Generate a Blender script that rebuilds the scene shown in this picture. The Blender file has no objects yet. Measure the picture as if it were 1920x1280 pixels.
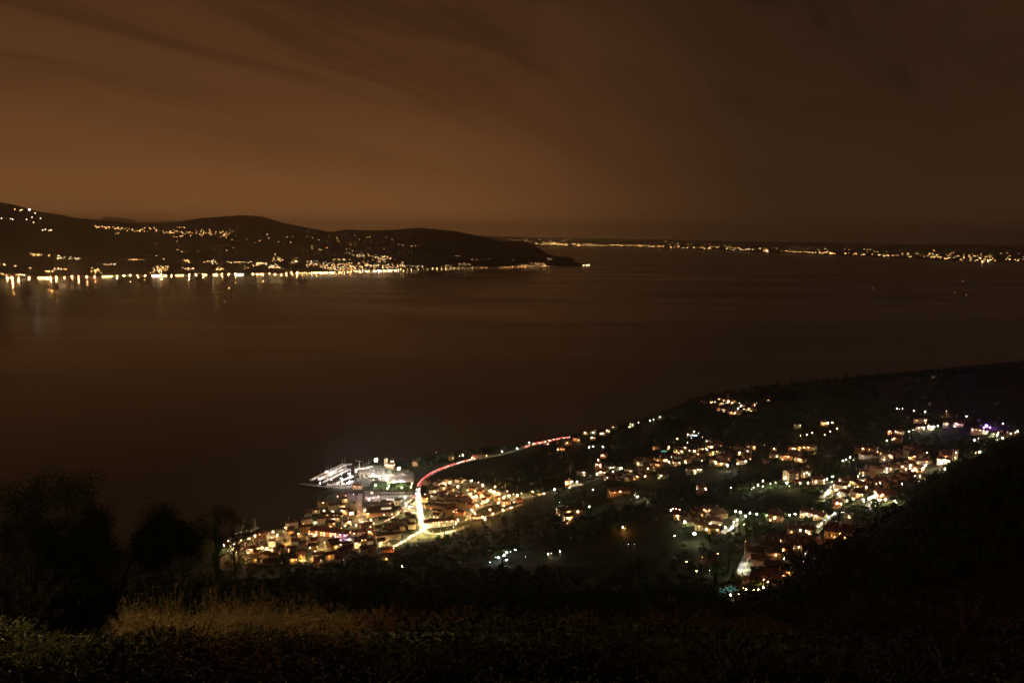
import bpy, math, random
import numpy as np
from mathutils import Matrix, Vector
random.seed(7); RNG = np.random.default_rng(7)
S = bpy.context.scene; COL = S.collection
# ------------------------------------------------------------------ camera
CAMZ = 450.0; F = 1400.0
PITCH = math.radians(8.01); ROLL = math.radians(0.8)
cam = bpy.data.objects.new('camera', bpy.data.cameras.new('camera')); COL.objects.link(cam); S.camera = cam
cam.data.sensor_width = 36.0; cam.data.lens = F/1920*36; cam.data.clip_start = 0.2; cam.data.clip_end = 250000
MW = Matrix.Translation((0, 0, CAMZ)) @ Matrix.Rotation(math.pi/2-PITCH, 4, 'X') @ Matrix.Rotation(ROLL, 4, 'Z')
cam.matrix_world = MW
R3 = np.array(MW.to_3x3())
# ------------------------------------------------------------------ sky
W = bpy.data.worlds.new('World'); S.world = W; W.use_nodes = True
nt = W.node_tree; nt.nodes.clear()
def N(t, typ, **kw):
    n = t.nodes.new(typ)
    for k, v in kw.items(): setattr(n, k, v)
    return n
def math_node(t, op, a, b=None, c=None, clamp=False):
    n = N(t, 'ShaderNodeMath', operation=op); n.use_clamp = clamp
    for i, v in enumerate((a, b, c)):
        if v is None: continue
        if isinstance(v, (int, float)): n.inputs[i].default_value = v
        else: t.links.new(v, n.inputs[i])
    return n.outputs[0]
def vscale(t, col, fac):
    n = N(t, 'ShaderNodeVectorMath', operation='SCALE')
    if isinstance(col, tuple): n.inputs[0].default_value = col
    else: t.links.new(col, n.inputs[0])
    if isinstance(fac, (int, float)): n.inputs['Scale'].default_value = fac
    else: t.links.new(fac, n.inputs['Scale'])
    return n.outputs[0]
def vadd(t, a, b):
    n = N(t, 'ShaderNodeVectorMath', operation='ADD')
    for i, v in enumerate((a, b)):
        if isinstance(v, tuple): n.inputs[i].default_value = v
        else: t.links.new(v, n.inputs[i])
    return n.outputs[0]
def build_sky():
    t = nt; M = math_node
    tc = N(t, 'ShaderNodeTexCoord'); sp = N(t, 'ShaderNodeSeparateXYZ'); t.links.new(tc.outputs['Generated'], sp.inputs[0])
    x, y, z = sp.outputs
    el = M(t, 'MAXIMUM', z, 0.0)
    az = M(t, 'ARCTAN2', x, y)
    # glow of the far towns on the cloud base, fading to the east
    ms = N(t, 'ShaderNodeMapRange', interpolation_type='SMOOTHERSTEP')
    t.links.new(az, ms.inputs[0]); ms.inputs[1].default_value = -0.22; ms.inputs[2].default_value = 0.40
    ms.inputs[3].default_value = 1.0; ms.inputs[4].default_value = 0.0
    back = N(t, 'ShaderNodeMapRange', interpolation_type='SMOOTHSTEP'); t.links.new(az, back.inputs[0])
    back.inputs[1].default_value = -1.9; back.inputs[2].default_value = -1.1
    wst = M(t, 'MULTIPLY', ms.outputs[0], back.outputs[0])
    e1 = M(t, 'EXPONENT', M(t, 'MULTIPLY', el, -4.2)); e2 = M(t, 'EXPONENT', M(t, 'MULTIPLY', el, -13.0))
    # cloud layer seen in perspective
    den = M(t, 'ADD', el, 0.10)
    cx = M(t, 'DIVIDE', x, den); cy = M(t, 'DIVIDE', y, den)
    cb = N(t, 'ShaderNodeCombineXYZ'); t.links.new(cx, cb.inputs[0]); t.links.new(cy, cb.inputs[1])
    mp = N(t, 'ShaderNodeMapping'); t.links.new(cb.outputs[0], mp.inputs[0])
    mp.inputs['Rotation'].default_value = (0, 0, math.radians(-56))
    mp2 = N(t, 'ShaderNodeMapping'); t.links.new(mp.outputs[0], mp2.inputs[0]); mp2.inputs['Scale'].default_value = (0.30, 1.05, 1)
    mp2.inputs['Location'].default_value = (1.3, 0.4, 0)
    no = N(t, 'ShaderNodeTexNoise'); t.links.new(mp2.outputs[0], no.inputs['Vector'])
    no.inputs['Scale'].default_value = 0.85; no.inputs['Detail'].default_value = 4.0; no.inputs['Roughness'].default_value = 0.45
    no.inputs['Distortion'].default_value = 0.5
    cl = N(t, 'ShaderNodeMapRange', interpolation_type='SMOOTHSTEP'); t.links.new(no.outputs[0], cl.inputs[0])
    cl.inputs[1].default_value = 0.34; cl.inputs[2].default_value = 0.62; cl.inputs[3].default_value = 0.80; cl.inputs[4].default_value = 1.06
    fade = M(t, 'MULTIPLY', el, 4.6, clamp=True)
    cloud = M(t, 'ADD', M(t, 'MULTIPLY', fade, M(t, 'SUBTRACT', cl.outputs[0], 1.0)), 1.0)
    col = (0.0335, 0.0152, 0.0070)
    col = vadd(t, col, vscale(t, (0.088, 0.0285, 0.0070), M(t, 'MULTIPLY', wst, e1)))
    col = vadd(t, col, vscale(t, (0.185, 0.073, 0.0200), M(t, 'MULTIPLY', wst, e2)))
    col = vadd(t, col, vscale(t, (0.026, 0.0120, 0.0042), e2))
    # unseen glow added above the frame to brighten the lake's reflection
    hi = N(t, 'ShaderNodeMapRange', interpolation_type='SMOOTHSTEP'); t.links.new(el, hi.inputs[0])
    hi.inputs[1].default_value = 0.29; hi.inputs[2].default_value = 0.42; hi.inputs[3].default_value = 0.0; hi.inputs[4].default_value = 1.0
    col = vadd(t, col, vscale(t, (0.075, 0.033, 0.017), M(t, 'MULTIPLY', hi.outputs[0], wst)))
    n2 = N(t, 'ShaderNodeTexNoise'); t.links.new(mp2.outputs[0], n2.inputs['Vector']); n2.inputs['Scale'].default_value = 1.9; n2.inputs['Detail'].default_value = 4.0; n2.inputs['Roughness'].default_value = .55; n2.inputs['Distortion'].default_value = .9
    wm = N(t, 'ShaderNodeMapRange', interpolation_type='SMOOTHSTEP'); t.links.new(n2.outputs[0], wm.inputs[0]); wm.inputs[1].default_value = .44; wm.inputs[2].default_value = .68
    eh = N(t, 'ShaderNodeMapRange', interpolation_type='SMOOTHSTEP'); t.links.new(el, eh.inputs[0]); eh.inputs[1].default_value = .10; eh.inputs[2].default_value = .22
    wisp = M(t, 'SUBTRACT', 1.0, M(t, 'MULTIPLY', M(t, 'MULTIPLY', wm.outputs[0], eh.outputs[0]), .32)); cloud = M(t, 'MULTIPLY', cloud, wisp)
    e3 = M(t, 'EXPONENT', M(t, 'MULTIPLY', el, -48.0))
    col = vadd(t, col, vscale(t, (0.085, 0.036, 0.010), M(t, 'MULTIPLY', wst, e3))); col = vadd(t, col, vscale(t, (0.020, 0.0100, 0.0045), e3))
    col = vscale(t, col, cloud)
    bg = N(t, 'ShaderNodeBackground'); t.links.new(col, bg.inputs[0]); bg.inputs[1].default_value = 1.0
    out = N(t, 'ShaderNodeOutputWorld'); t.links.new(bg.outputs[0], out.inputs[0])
build_sky()
S.view_settings.view_transform = 'Standard'; S.view_settings.look = 'None'
S.view_settings.exposure = 0; S.view_settings.gamma = 1; S.view_settings.use_curve_mapping = False
S.render.engine = 'CYCLES'
cy_ = S.cycles
cy_.use_denoising = True; cy_.denoiser = 'OPENIMAGEDENOISE'; cy_.max_bounces = 3; cy_.diffuse_bounces = 1; cy_.glossy_bounces = 2
cy_.transmission_bounces = 1; cy_.volume_bounces = 0; cy_.sample_clamp_indirect = 1.5; cy_.use_light_tree = True
cy_.caustics_reflective = False; cy_.caustics_refractive = False; cy_.use_adaptive_sampling = False
# ------------------------------------------------------------------ rays
def ray(px, py):
    v = R3 @ np.array([(px-960)/F, -(py-640)/F, -1.0]); return v/v[1]      # per metre forward
def project(p):
    v = R3.T @ (np.array(p, float)-np.array([0, 0, CAMZ])); return 960+F*v[0]/-v[2], 640-F*v[1]/-v[2]
def at(px, py, Y):
    v = ray(px, py); return np.array([v[0]*Y, Y, CAMZ+v[2]*Y])
def atz(px, py, z=0.0):
    v = ray(px, py); return at(px, py, (z-CAMZ)/v[2])
# ------------------------------------------------------------------ materials
MATS = {}
def principled(name, col, rough=0.8, spec=0.3, noise=None, metal=0.0):
    if name in MATS: return MATS[name]
    m = bpy.data.materials.new(name); m.use_nodes = True; t = m.node_tree; b = t.nodes['Principled BSDF']
    b.inputs['Base Color'].default_value = (*col, 1); b.inputs['Roughness'].default_value = rough
    b.inputs['Specular IOR Level'].default_value = spec; b.inputs['Metallic'].default_value = metal
    if noise:
        sc, c2 = noise
        tc = N(t, 'ShaderNodeTexCoord'); no = N(t, 'ShaderNodeTexNoise'); t.links.new(tc.outputs['Object'], no.inputs['Vector'])
        no.inputs['Scale'].default_value = sc; no.inputs['Detail'].default_value = 5
        mx = N(t, 'ShaderNodeMix', data_type='RGBA'); mr = N(t, 'ShaderNodeMapRange')
        t.links.new(no.outputs[0], mr.inputs[0]); mr.inputs[1].default_value = .35; mr.inputs[2].default_value = .65
        t.links.new(mr.outputs[0], mx.inputs['Factor'])
        mx.inputs['A'].default_value = (*col, 1); mx.inputs['B'].default_value = (*c2, 1)
        t.links.new(mx.outputs['Result'], b.inputs['Base Color'])
    MATS[name] = m; return m
def emissive(name, col, L):
    if name in MATS: return MATS[name]
    m = bpy.data.materials.new(name); m.use_nodes = True; t = m.node_tree; b = t.nodes['Principled BSDF']
    b.inputs['Base Color'].default_value = (.4, .4, .4, 1)
    b.inputs['Emission Color'].default_value = (*col, 1); b.inputs['Emission Strength'].default_value = L
    MATS[name] = m; return m
LC = {'o': (1, .42, .11), 'y': (1, .62, .22), 'w': (1, .78, .50), 'g': (.90, 1, .56), 'm': (.62, 1, .52), 'r': (1, .12, .06),
      'v': (1, .76, .33), 'p': (.30, .08, 1), 'b': (.55, .85, 1), 'k': (1, .55, .75), 'W': (1, .90, .78)}
GROUND = principled('ground_soil', (.022, .028, .011), .95, .1, (.05, (.034, .030, .016)))
ASPH = principled('asphalt', (.13, .125, .115), .85, .3, (.4, (.17, .16, .145)))
PAVE = principled('paving', (.09, .082, .07), .85, .3, (.12, (.19, .17, .14)))
GRASS = principled('lawn', (.05, .10, .02), .9, .2, (.3, (.08, .12, .03)))
WALLS = [principled('plaster_cream', (.52, .42, .29), .9, .2, (.5, (.45, .34, .22))), principled('plaster_ochre', (.50, .30, .15), .9, .2, (.5, (.42, .24, .12))),
         principled('plaster_white', (.66, .62, .55), .9, .2, (.5, (.58, .53, .45))), principled('plaster_terracotta', (.42, .20, .12), .9, .2, (.5, (.34, .16, .09)))]
WN = ['cream', 'ochre', 'white', 'terracotta']
ROOFM = principled('roof_tile', (.16, .065, .04), .85, .2, (1.2, (.10, .045, .03)))
STONE = principled('quay_stone', (.30, .27, .23), .9, .2, (.8, (.22, .2, .17)))
WOOD = principled('bark', (.06, .045, .03), .9, .1, (3, (.035, .028, .02)))
METAL = principled('pole_metal', (.35, .34, .32), .5, .5, None, .3)
DARKG = principled('dark_window', (.03, .03, .035), .2, .5)
HULL = principled('boat_hull', (.75, .74, .70), .4, .5, (2, (.66, .65, .62)))
CANVAS = principled('canvas', (.75, .72, .68), .8, .2, (.6, (.66, .63, .58)))
def leaf_mat(name, c1, c2):
    if name in MATS: return MATS[name]
    m = bpy.data.materials.new(name); m.use_nodes = True; t = m.node_tree; b = t.nodes['Principled BSDF']
    g = N(t, 'ShaderNodeNewGeometry'); mx = N(t, 'ShaderNodeMix', data_type='RGBA'); t.links.new(g.outputs['Random Per Island'], mx.inputs['Factor'])
    mx.inputs['A'].default_value = (*c1, 1); mx.inputs['B'].default_value = (*c2, 1); t.links.new(mx.outputs['Result'], b.inputs['Base Color'])
    b.inputs['Roughness'].default_value = .9; b.inputs['Specular IOR Level'].default_value = 0.02
    MATS[name] = m; return m
LEAF = leaf_mat('leaf_green', (.035, .06, .015), (.07, .10, .03)); OLIVE = leaf_mat('leaf_olive', (.09, .11, .06), (.15, .17, .10))
CYP = leaf_mat('leaf_cypress', (.02, .035, .012), (.04, .06, .02)); DRY = leaf_mat('leaf_dry', (.10, .064, .03), (.20, .13, .06))
LIT = [emissive('window_warm', (1, .62, .28), 5), emissive('window_white', (1, .85, .6), 7), emissive('window_orange', (1, .42, .14), 4)]
# ------------------------------------------------------------------ mesh helpers
class MB:
    def __init__(s): s.v = []; s.f = []; s.m = []
    def add(s, vs, fs, mi=0):
        o = len(s.v); s.v += [tuple(map(float, v)) for v in vs]; s.f += [tuple(i+o for i in f) for f in fs]; s.m += [mi]*len(fs)
    def box(s, x0, x1, y0, y1, z0, z1, mi=0):
        s.add([(x0, y0, z0), (x1, y0, z0), (x1, y1, z0), (x0, y1, z0), (x0, y0, z1), (x1, y0, z1), (x1, y1, z1), (x0, y1, z1)],
              [(0, 3, 2, 1), (4, 5, 6, 7), (0, 1, 5, 4), (1, 2, 6, 5), (2, 3, 7, 6), (3, 0, 4, 7)], mi)
    def tube(s, a, b, ra, rb, n=6, mi=0):
        a = Vector(a); b = Vector(b); d = (b-a).normalized(); u = d.orthogonal().normalized(); w = d.cross(u)
        vs = [c+(u*math.cos(2*math.pi*k/n)+w*math.sin(2*math.pi*k/n))*r for c, r in ((a, ra), (b, rb)) for k in range(n)]
        s.add(vs, [(k, (k+1) % n, n+(k+1) % n, n+k) for k in range(n)]+[tuple(range(n-1, -1, -1)), tuple(range(n, 2*n))], mi)
    def ball(s, c, r, mi=0, sz=1.0, n=8, rings=4):
        vs = [(c[0], c[1], c[2]-r*sz)]
        for i in range(1, rings):
            th = math.pi*i/rings-math.pi/2
            for k in range(n): vs.append((c[0]+r*math.cos(th)*math.cos(2*math.pi*k/n), c[1]+r*math.cos(th)*math.sin(2*math.pi*k/n), c[2]+r*math.sin(th)*sz))
        vs.append((c[0], c[1], c[2]+r*sz)); fs = []; L = len(vs)-1
        for k in range(n):
            fs.append((0, 1+(k+1) % n, 1+k)); fs.append((L, L-n+k, L-n+(k+1) % n))
            for i in range(rings-2):
                a = 1+i*n; fs.append((a+k, a+(k+1) % n, a+n+(k+1) % n, a+n+k))
        s.add(vs, fs, mi)
    def mesh(s, name, mats):
        me = bpy.data.meshes.new(name); me.from_pydata(s.v, [], s.f)
        for m in (mats if isinstance(mats, (list, tuple)) else [mats]): me.materials.append(m)
        if any(s.m): me.polygons.foreach_set('material_index', s.m)
        me.update(); return me
def quads_mesh(name, V, mat, tri=False):
    """V: (n,k,3) array of independent faces"""
    n, k = V.shape[:2]; me = bpy.data.meshes.new(name)
    me.vertices.add(n*k); me.vertices.foreach_set('co', V.reshape(-1).astype(np.float32))
    me.loops.add(n*k); me.loops.foreach_set('vertex_index', np.arange(n*k, dtype=np.int32))
    me.polygons.add(n); me.polygons.foreach_set('loop_start', np.arange(0, n*k, k, dtype=np.int32)); me.polygons.foreach_set('loop_total', np.full(n, k, dtype=np.int32))
    me.materials.append(mat); me.update(); me.validate(); return me
def grid_mesh(name, X, Y, Z, mat, mask=None):
    ny, nx = X.shape; V = np.stack([X, Y, Z], -1).reshape(-1, 3)
    i = np.arange(ny*nx).reshape(ny, nx); q = np.stack([i[:-1, :-1], i[:-1, 1:], i[1:, 1:], i[1:, :-1]], -1).reshape(-1, 4)
    if mask is not None: q = q[mask.reshape(-1)]
    me = bpy.data.meshes.new(name); me.vertices.add(len(V)); me.vertices.foreach_set('co', V.reshape(-1).astype(np.float32))
    me.loops.add(q.size); me.loops.foreach_set('vertex_index', q.reshape(-1).astype(np.int32))
    me.polygons.add(len(q)); me.polygons.foreach_set('loop_start', np.arange(0, q.size, 4, dtype=np.int32)); me.polygons.foreach_set('loop_total', np.full(len(q), 4, dtype=np.int32))
    me.polygons.foreach_set('use_smooth', np.ones(len(q), bool)); me.materials.append(mat); me.update(); return me
def link(name, me, parent=None, loc=None, rz=0.0, sc=None):
    o = bpy.data.objects.new(name, me); COL.objects.link(o)
    if parent is not None: o.parent = parent
    if loc is not None: o.location = tuple(float(c) for c in loc)
    if rz: o.rotation_euler[2] = rz
    if sc is not None: o.scale = sc if hasattr(sc, '__len__') else (sc, sc, sc)
    return o
def struct(o, kind='structure'): o['kind'] = kind; return o
def tag(o, label, cat, group=None):
    o['label'] = label; o['category'] = cat
    if group: o['group'] = group
    return o
REG = []      # (object, look, place, group, from_where, reverse)
def reg(o, cat, look, place, group, end='harbour end', rev=False):
    o['category'] = cat; o['group'] = group; REG.append((o, look, place, end, rev)); return o
def ordinal(n):
    return str(n)+('th' if 10 <= n % 100 <= 20 else {1: 'st', 2: 'nd', 3: 'rd'}.get(n % 10, 'th'))
def finish_labels():
    bpy.context.view_layer.update()
    d = {}
    for r in REG: d.setdefault((r[1], r[2]), []).append(r)
    for (look, place), rs in d.items():
        rs.sort(key=lambda r: project(r[0].matrix_world.translation)[0], reverse=rs[0][4])
        for i, r in enumerate(rs):
            r[0]['label'] = f"{look} {place}" if len(rs) == 1 else f"{look} {place}, {ordinal(i+1)} from {r[3]}"
def vnoise(x, y, s, seed=0):
    x = x/s; y = y/s; xi = np.floor(x).astype(int); yi = np.floor(y).astype(int); fx = x-xi; fy = y-yi
    def h(a, b):
        n = (a*374761393+b*668265263+seed*1442695041) & 0x7fffffff; n = ((n ^ (n >> 13))*1274126177) & 0x7fffffff
        return ((n ^ (n >> 16)) & 0xffff)/65535.0
    fx = fx*fx*(3-2*fx); fy = fy*fy*(3-2*fy)
    return (h(xi, yi)*(1-fx)+h(xi+1, yi)*fx)*(1-fy)+(h(xi, yi+1)*(1-fx)+h(xi+1, yi+1)*fx)*fy-.5
# ------------------------------------------------------------------ near terrain
SHORE_PX = [(-900, 1130), (-300, 1085), (150, 1045), (330, 1022), (420, 1003), (470, 999), (530, 991), (570, 978), (592, 955), (603, 930), (615, 914), (655, 910), (672, 893),
            (668, 880), (660, 874), (700, 869), (760, 863), (850, 849), (900, 840), (960, 833), (1020, 827), (1080, 813), (1150, 799), (1200, 788), (1240, 773), (1280, 757), (1340, 744),
            (1420, 731), (1480, 724), (1600, 708), (1750, 692), (1920, 676), (2300, 662), (2700, 655)]
SHORE = np.array([atz(*p)[:2] for p in SHORE_PX])
LANDP = np.vstack([SHORE, [[SHORE[-1][0]+2500, SHORE[-1][1]], [6000, -400], [-2500, -400], [SHORE[0][0]-1500, SHORE[0][1]-200]]])
def inside(P, x, y):
    r = np.zeros(np.shape(x), bool); n = len(P)
    for i in range(n):
        x0, y0 = P[i]; x1, y1 = P[(i+1) % n]
        if y0 == y1: continue
        c = ((y0 > y) != (y1 > y)) & (x < (x1-x0)*(y-y0)/(y1-y0)+x0); r ^= c
    return r
def dist_poly(P, x, y, closed=False):
    d = np.full(np.shape(x), 1e9); n = len(P)
    for i in range(n if closed else n-1):
        a = P[i]; b = P[(i+1) % n]; ab = b-a; L = max(float(ab @ ab), 1e-9)
        t = np.clip(((x-a[0])*ab[0]+(y-a[1])*ab[1])/L, 0, 1)
        d = np.minimum(d, np.hypot(x-a[0]-t*ab[0], y-a[1]-t*ab[1]))
    return d
CTRL = [(1370, 762, 1750), (1250, 800, 1600), (1450, 800, 1450), (1600, 780, 1500), (1850, 780, 1350), (1730, 800, 1300), (1860, 805, 1200), (1900, 740, 1600),
        (1300, 845, 1250), (1500, 840, 1200), (1150, 860, 1300), (1000, 865, 1420), (950, 900, 1300), (1130, 930, 1050), (1070, 960, 950), (1300, 920, 950), (1490, 910, 850),
        (1600, 925, 760), (1740, 880, 820), (1300, 990, 650), (1450, 970, 680), (1600, 1000, 560), (1400, 1100, 400), (1550, 1060, 440),
        (1920, 825, 520), (1800, 882, 430), (1715, 955, 350), (1650, 1045, 300), (1500, 1122, 260), (1920, 1100, 200), (1600, 1200, 150), (2100, 900, 300), (2300, 760, 500),
        (960, 1280, 60), (960, 1220, 150), (960, 1160, 250), (900, 1085, 450), (960, 1045, 650), (700, 1068, 700), (600, 1065, 880), (500, 1075, 850), (450, 1058, 950),
        (300, 1105, 700), (0, 1150, 400), (0, 1230, 120), (300, 1230, 120), (-400, 1200, 100), (-500, 1130, 500), (740, 1010, 1050), (850, 1000, 1080), (900, 960, 1150), (1000, 935, 1150),
        (740, 950, 1180), (620, 1020, 1020), (480, 1035, 1010), (800, 905, 1330), (1200, 1100, 420), (1200, 1030, 600), (1170, 990, 700), (1400, 1180, 180), (1200, 1180, 220),
        (1550, 731, 1900), (1700, 719, 1900), (1850, 713, 1800), (2050, 706, 1750), (1100, 835, 1600), (1480, 748, 1850), (700, 905, 1330), (1790, 845, 900), (1700, 850, 1000)]
C3 = [at(*c) for c in CTRL]+[np.array(p) for p in ((0, 0, 447.5), (-60, 0, 452), (60, 5, 452), (0, -150, 480), (-500, -100, 440), (700, -100, 500), (1500, 600, 330), (1600, 1300, 210), (2500, 1700, 220), (-900, 400, 200), (-1200, 800, 80), (0, 18, 440), (12, 20, 438.5), (-14, 20, 438.5), (1100, 2350, 10), (1700, 2500, 20))]
C3 = np.array(C3)
def tps_fit(P, z, lam=0.02):
    s = 500.0; A = P/s; n = len(A); d = np.hypot(A[:, None, 0]-A[None, :, 0], A[:, None, 1]-A[None, :, 1])
    K = np.where(d > 0, d*d*np.log(np.maximum(d, 1e-12)), 0)+np.eye(n)*lam*1e-3
    Q = np.hstack([np.ones((n, 1)), A]); M = np.zeros((n+3, n+3)); M[:n, :n] = K; M[:n, n:] = Q; M[n:, :n] = Q.T
    w = np.linalg.solve(M, np.concatenate([z, np.zeros(3)]))
    def f(x, y):
        x = x/s; y = y/s; r = w[n]+w[n+1]*x+w[n+2]*y
        for i in range(n):
            d2 = (x-A[i, 0])**2+(y-A[i, 1])**2; r = r+w[i]*.5*d2*np.log(np.maximum(d2, 1e-12))
        return r
    return f
TPS = tps_fit(C3[:, :2], C3[:, 2])
GS = 6.0; GX = np.arange(-1300, 2600, GS); GY = np.arange(-90, 3000, GS)
GXX, GYY = np.meshgrid(GX, GY)
def build_heights():
    h = TPS(GXX, GYY); ins = inside(LANDP, GXX, GYY); d = dist_poly(SHORE, GXX, GYY)
    far = np.clip((np.hypot(GXX, GYY)-40)/200, 0, 1)
    h = h+far*(vnoise(GXX, GYY, 90)*9+vnoise(GXX, GYY, 35, 3)*4)*np.clip((h-15)/60, .08, 1)
    h = np.minimum(h, 2.0+.22*np.maximum(d-12, 0)+.0006*d*d); h = np.maximum(h, 1.6)
    return np.where(ins, h, np.maximum(-8, -1.0-.2*d))
GH = build_heights()
def H(x, y):
    u = np.clip((np.asarray(x, float)-GX[0])/GS, 0, len(GX)-1.001); v = np.clip((np.asarray(y, float)-GY[0])/GS, 0, len(GY)-1.001)
    i = u.astype(int); j = v.astype(int); fu = u-i; fv = v-j
    return (GH[j, i]*(1-fu)+GH[j, i+1]*fu)*(1-fv)+(GH[j+1, i]*(1-fu)+GH[j+1, i+1]*fu)*fv
TT = np.concatenate([np.arange(3, 200, .5), np.arange(200, 2950, 1.0)])
def hit(px, py, hb=0.0, tmin=None):
    """where the ray through a pixel comes within hb of the ground (or lake)"""
    if tmin is None: tmin = float(np.interp(px, [1300, 1400, 1500, 1650, 1750, 1920], [240, 290, 330, 400, 500, 640]))
    v = ray(px, py); t = TT[TT > tmin]; z = CAMZ+v[2]*t-np.maximum(H(v[0]*t, t), 0)-hb
    k = np.argmax(z <= 0)
    if z[k] > 0: k = len(t)-1
    if k == 0: a = t[0]
    else: a = t[k-1]+(t[k]-t[k-1])*z[k-1]/(z[k-1]-z[k]+1e-9)
    return np.array([v[0]*a, a, CAMZ+v[2]*a-hb])
ter = struct(link('hillside_ground', grid_mesh('hillside_ground', GXX, GYY, GH, GROUND)))
# water -------------------------------------------------------------
def water_mat():
    m = bpy.data.materials.new('lake_water'); m.use_nodes = True; t = m.node_tree; b = t.nodes['Principled BSDF']
    b.inputs['Base Color'].default_value = (.006, .006, .006, 1); b.inputs['IOR'].default_value = 1.33
    tc = N(t, 'ShaderNodeTexCoord'); mp = N(t, 'ShaderNodeMapping'); t.links.new(tc.outputs['Object'], mp.inputs[0])
    mp.inputs['Rotation'].default_value = (0, 0, math.radians(12)); mp.inputs['Scale'].default_value = (.00035, .0016, 1)
    no = N(t, 'ShaderNodeTexNoise'); t.links.new(mp.outputs[0], no.inputs['Vector']); no.inputs['Scale'].default_value = 1.0
    no.inputs['Detail'].default_value = 6; no.inputs['Distortion'].default_value = .8
    mr = N(t, 'ShaderNodeMapRange'); t.links.new(no.outputs[0], mr.inputs[0])
    mr.inputs[1].default_value = .35; mr.inputs[2].default_value = .68; mr.inputs[3].default_value = .12; mr.inputs[4].default_value = .24
    t.links.new(mr.outputs[0], b.inputs['Roughness'])
    return m
def plane(name, x0, x1, y0, y1, z, mat):
    mb = MB(); mb.add([(x0, y0, z), (x1, y0, z), (x1, y1, z), (x0, y1, z)], [(0, 1, 2, 3)]); return struct(link(name, mb.mesh(name, mat)))
plane('lake_water', -80000, 80000, -3000, 62000, 0, water_mat())
# ------------------------------------------------------------------ far hills
FARG = principled('far_hill_woods', (.045, .042, .025), .95, .1, (.004, (.06, .052, .03)))
SHF = [(-400, 530), (0, 524), (200, 519), (500, 514.5), (640, 511.5), (740, 507.5), (860, 503), (1070, 499), (1100, 497.5), (1125, 496)]
def far_pt(px, py, Y): p = at(px, py, Y); return p[0]/p[1], p[2]
sa = np.array([[(p := atz(*q))[0]/p[1], p[1]] for q in SHF])
HILLS = [([(-500, 330), (-200, 345), (0, 380), (60, 395), (130, 408), (195, 415), (260, 423), (330, 432), (420, 446), (520, 474), (620, 500), (700, 520)], 9600, 1600),
         ([(100, 440), (200, 424), (300, 417), (330, 415), (380, 408), (450, 404), (490, 406), (530, 418), (580, 428), (620, 436), (700, 450), (800, 476), (900, 500)], 12300, 2600),
         ([(480, 500), (560, 456), (620, 436), (650, 430), (690, 432), (740, 430), (790, 427), (850, 433), (900, 443), (940, 453), (985, 453), (1010, 465), (1030, 478), (1060, 486), (1080, 494), (1100, 499), (1125, 500)], 13000, 1700),
         ([(960, 494), (1000, 489), (1040, 487.5), (1070, 489.5), (1090, 493.5), (1105, 495.5), (1122, 496.8), (1128, 499)], 12250, 260)]
def hill_h(a, Y):
    ys = np.interp(a, sa[:, 0], sa[:, 1], right=sa[-1, 1]); h = np.full(np.shape(a), -20.0)
    for prof, YR, wb in HILLS:
        P = np.array([far_pt(px, py, YR) for px, py in prof])
        zr = np.interp(a, P[:, 0], P[:, 1], left=P[0, 1], right=-50)
        fr = (Y-ys)/np.maximum(YR-ys, 200)
        front = np.clip(fr, 0, 1); front = .45*front+.55*np.sin(front*math.pi/2)**2
        back = np.exp(-np.maximum(Y-YR, 0)**2/(2*wb**2))
        h = np.maximum(h, np.where(fr < 0, -20, zr*front*back))
    h = np.where(h < 1.5, -20, h)
    n = vnoise(a*11000, Y, 900, 5)*60+vnoise(a*11000, Y, 300, 6)*26+vnoise(a*11000, Y, 90, 8)*9
    return h+np.where(h > 2, n*np.clip(h/250, .02, 1)*.55, 0)
def build_far():
    a = np.concatenate([np.arange(-1.1, -.75, .01), np.arange(-.75, .16, .0016)]); Y = np.concatenate([np.arange(6300, 14000, 55), np.arange(14000, 19000, 250)])
    A, YY = np.meshgrid(a, Y); Z = hill_h(A, YY)
    struct(link('far_shore_hills', grid_mesh('far_shore_hills', A*YY, YY, Z, FARG)))
build_far()
def hitf(px, py, hb=0.0):
    v = ray(px, py); t = np.arange(6200, 14500, 8.0); g = hill_h(np.full(t.shape, v[0]), t); z = CAMZ+v[2]*t-np.maximum(g, 0)-hb
    k = np.argmax(z <= 0)
    if z[k] > 0: return None
    return np.array([v[0]*t[k], t[k], max(float(g[k]), .0)])
# mesa beyond, and the plain behind the lake
def build_plain():
    PW = [(-700, 462), (600, 458), (940, 459), (1000, 461), (1060, 463), (1200, 464.5), (1330, 469), (1450, 475), (1560, 478.5), (1700, 484.5), (1830, 493), (1920, 491), (2200, 494)]
    s = np.array([[(p := atz(*q))[0]/p[1], p[1]] for q in PW])
    YR = 56000
    SK = np.array([far_pt(px, py, YR) for px, py in [(-700, 425), (600, 438), (930, 443), (1000, 446), (1100, 447), (1250, 450), (1400, 453), (1550, 455), (1700, 458), (1920, 460), (2200, 463)]])
    a = np.arange(-1.2, 1.0, .004); Y = np.concatenate([np.arange(18000, 60000, 350), [61000, 63000]]); A, YY = np.meshgrid(a, Y)
    def hh(A, YY):
        ys = np.interp(A, s[:, 0], s[:, 1]); zr = np.interp(A, SK[:, 0], SK[:, 1]); fr = (YY-ys)/(YR-ys)
        return np.where(fr < 0, -20, np.maximum(zr, 30)*np.clip(fr, 0, 1)**1.1+vnoise(A*40000, YY, 3000, 4)*24*np.clip(fr*6, 0, 1)+3)
    struct(link('far_plain', grid_mesh('far_plain', A*YY, YY, hh(A, YY), FARG)))
    def f(px, py):
        v = ray(px, py); t = np.arange(18000, 66000, 40.0); g = hh(np.full(t.shape, v[0]), t); z = CAMZ+v[2]*t-np.maximum(g, 0)
        k = np.argmax(z <= 0)
        if z[k] > 0: return None
        return np.array([v[0]*t[k], t[k], max(float(g[k]), 0)])
    return f
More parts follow.
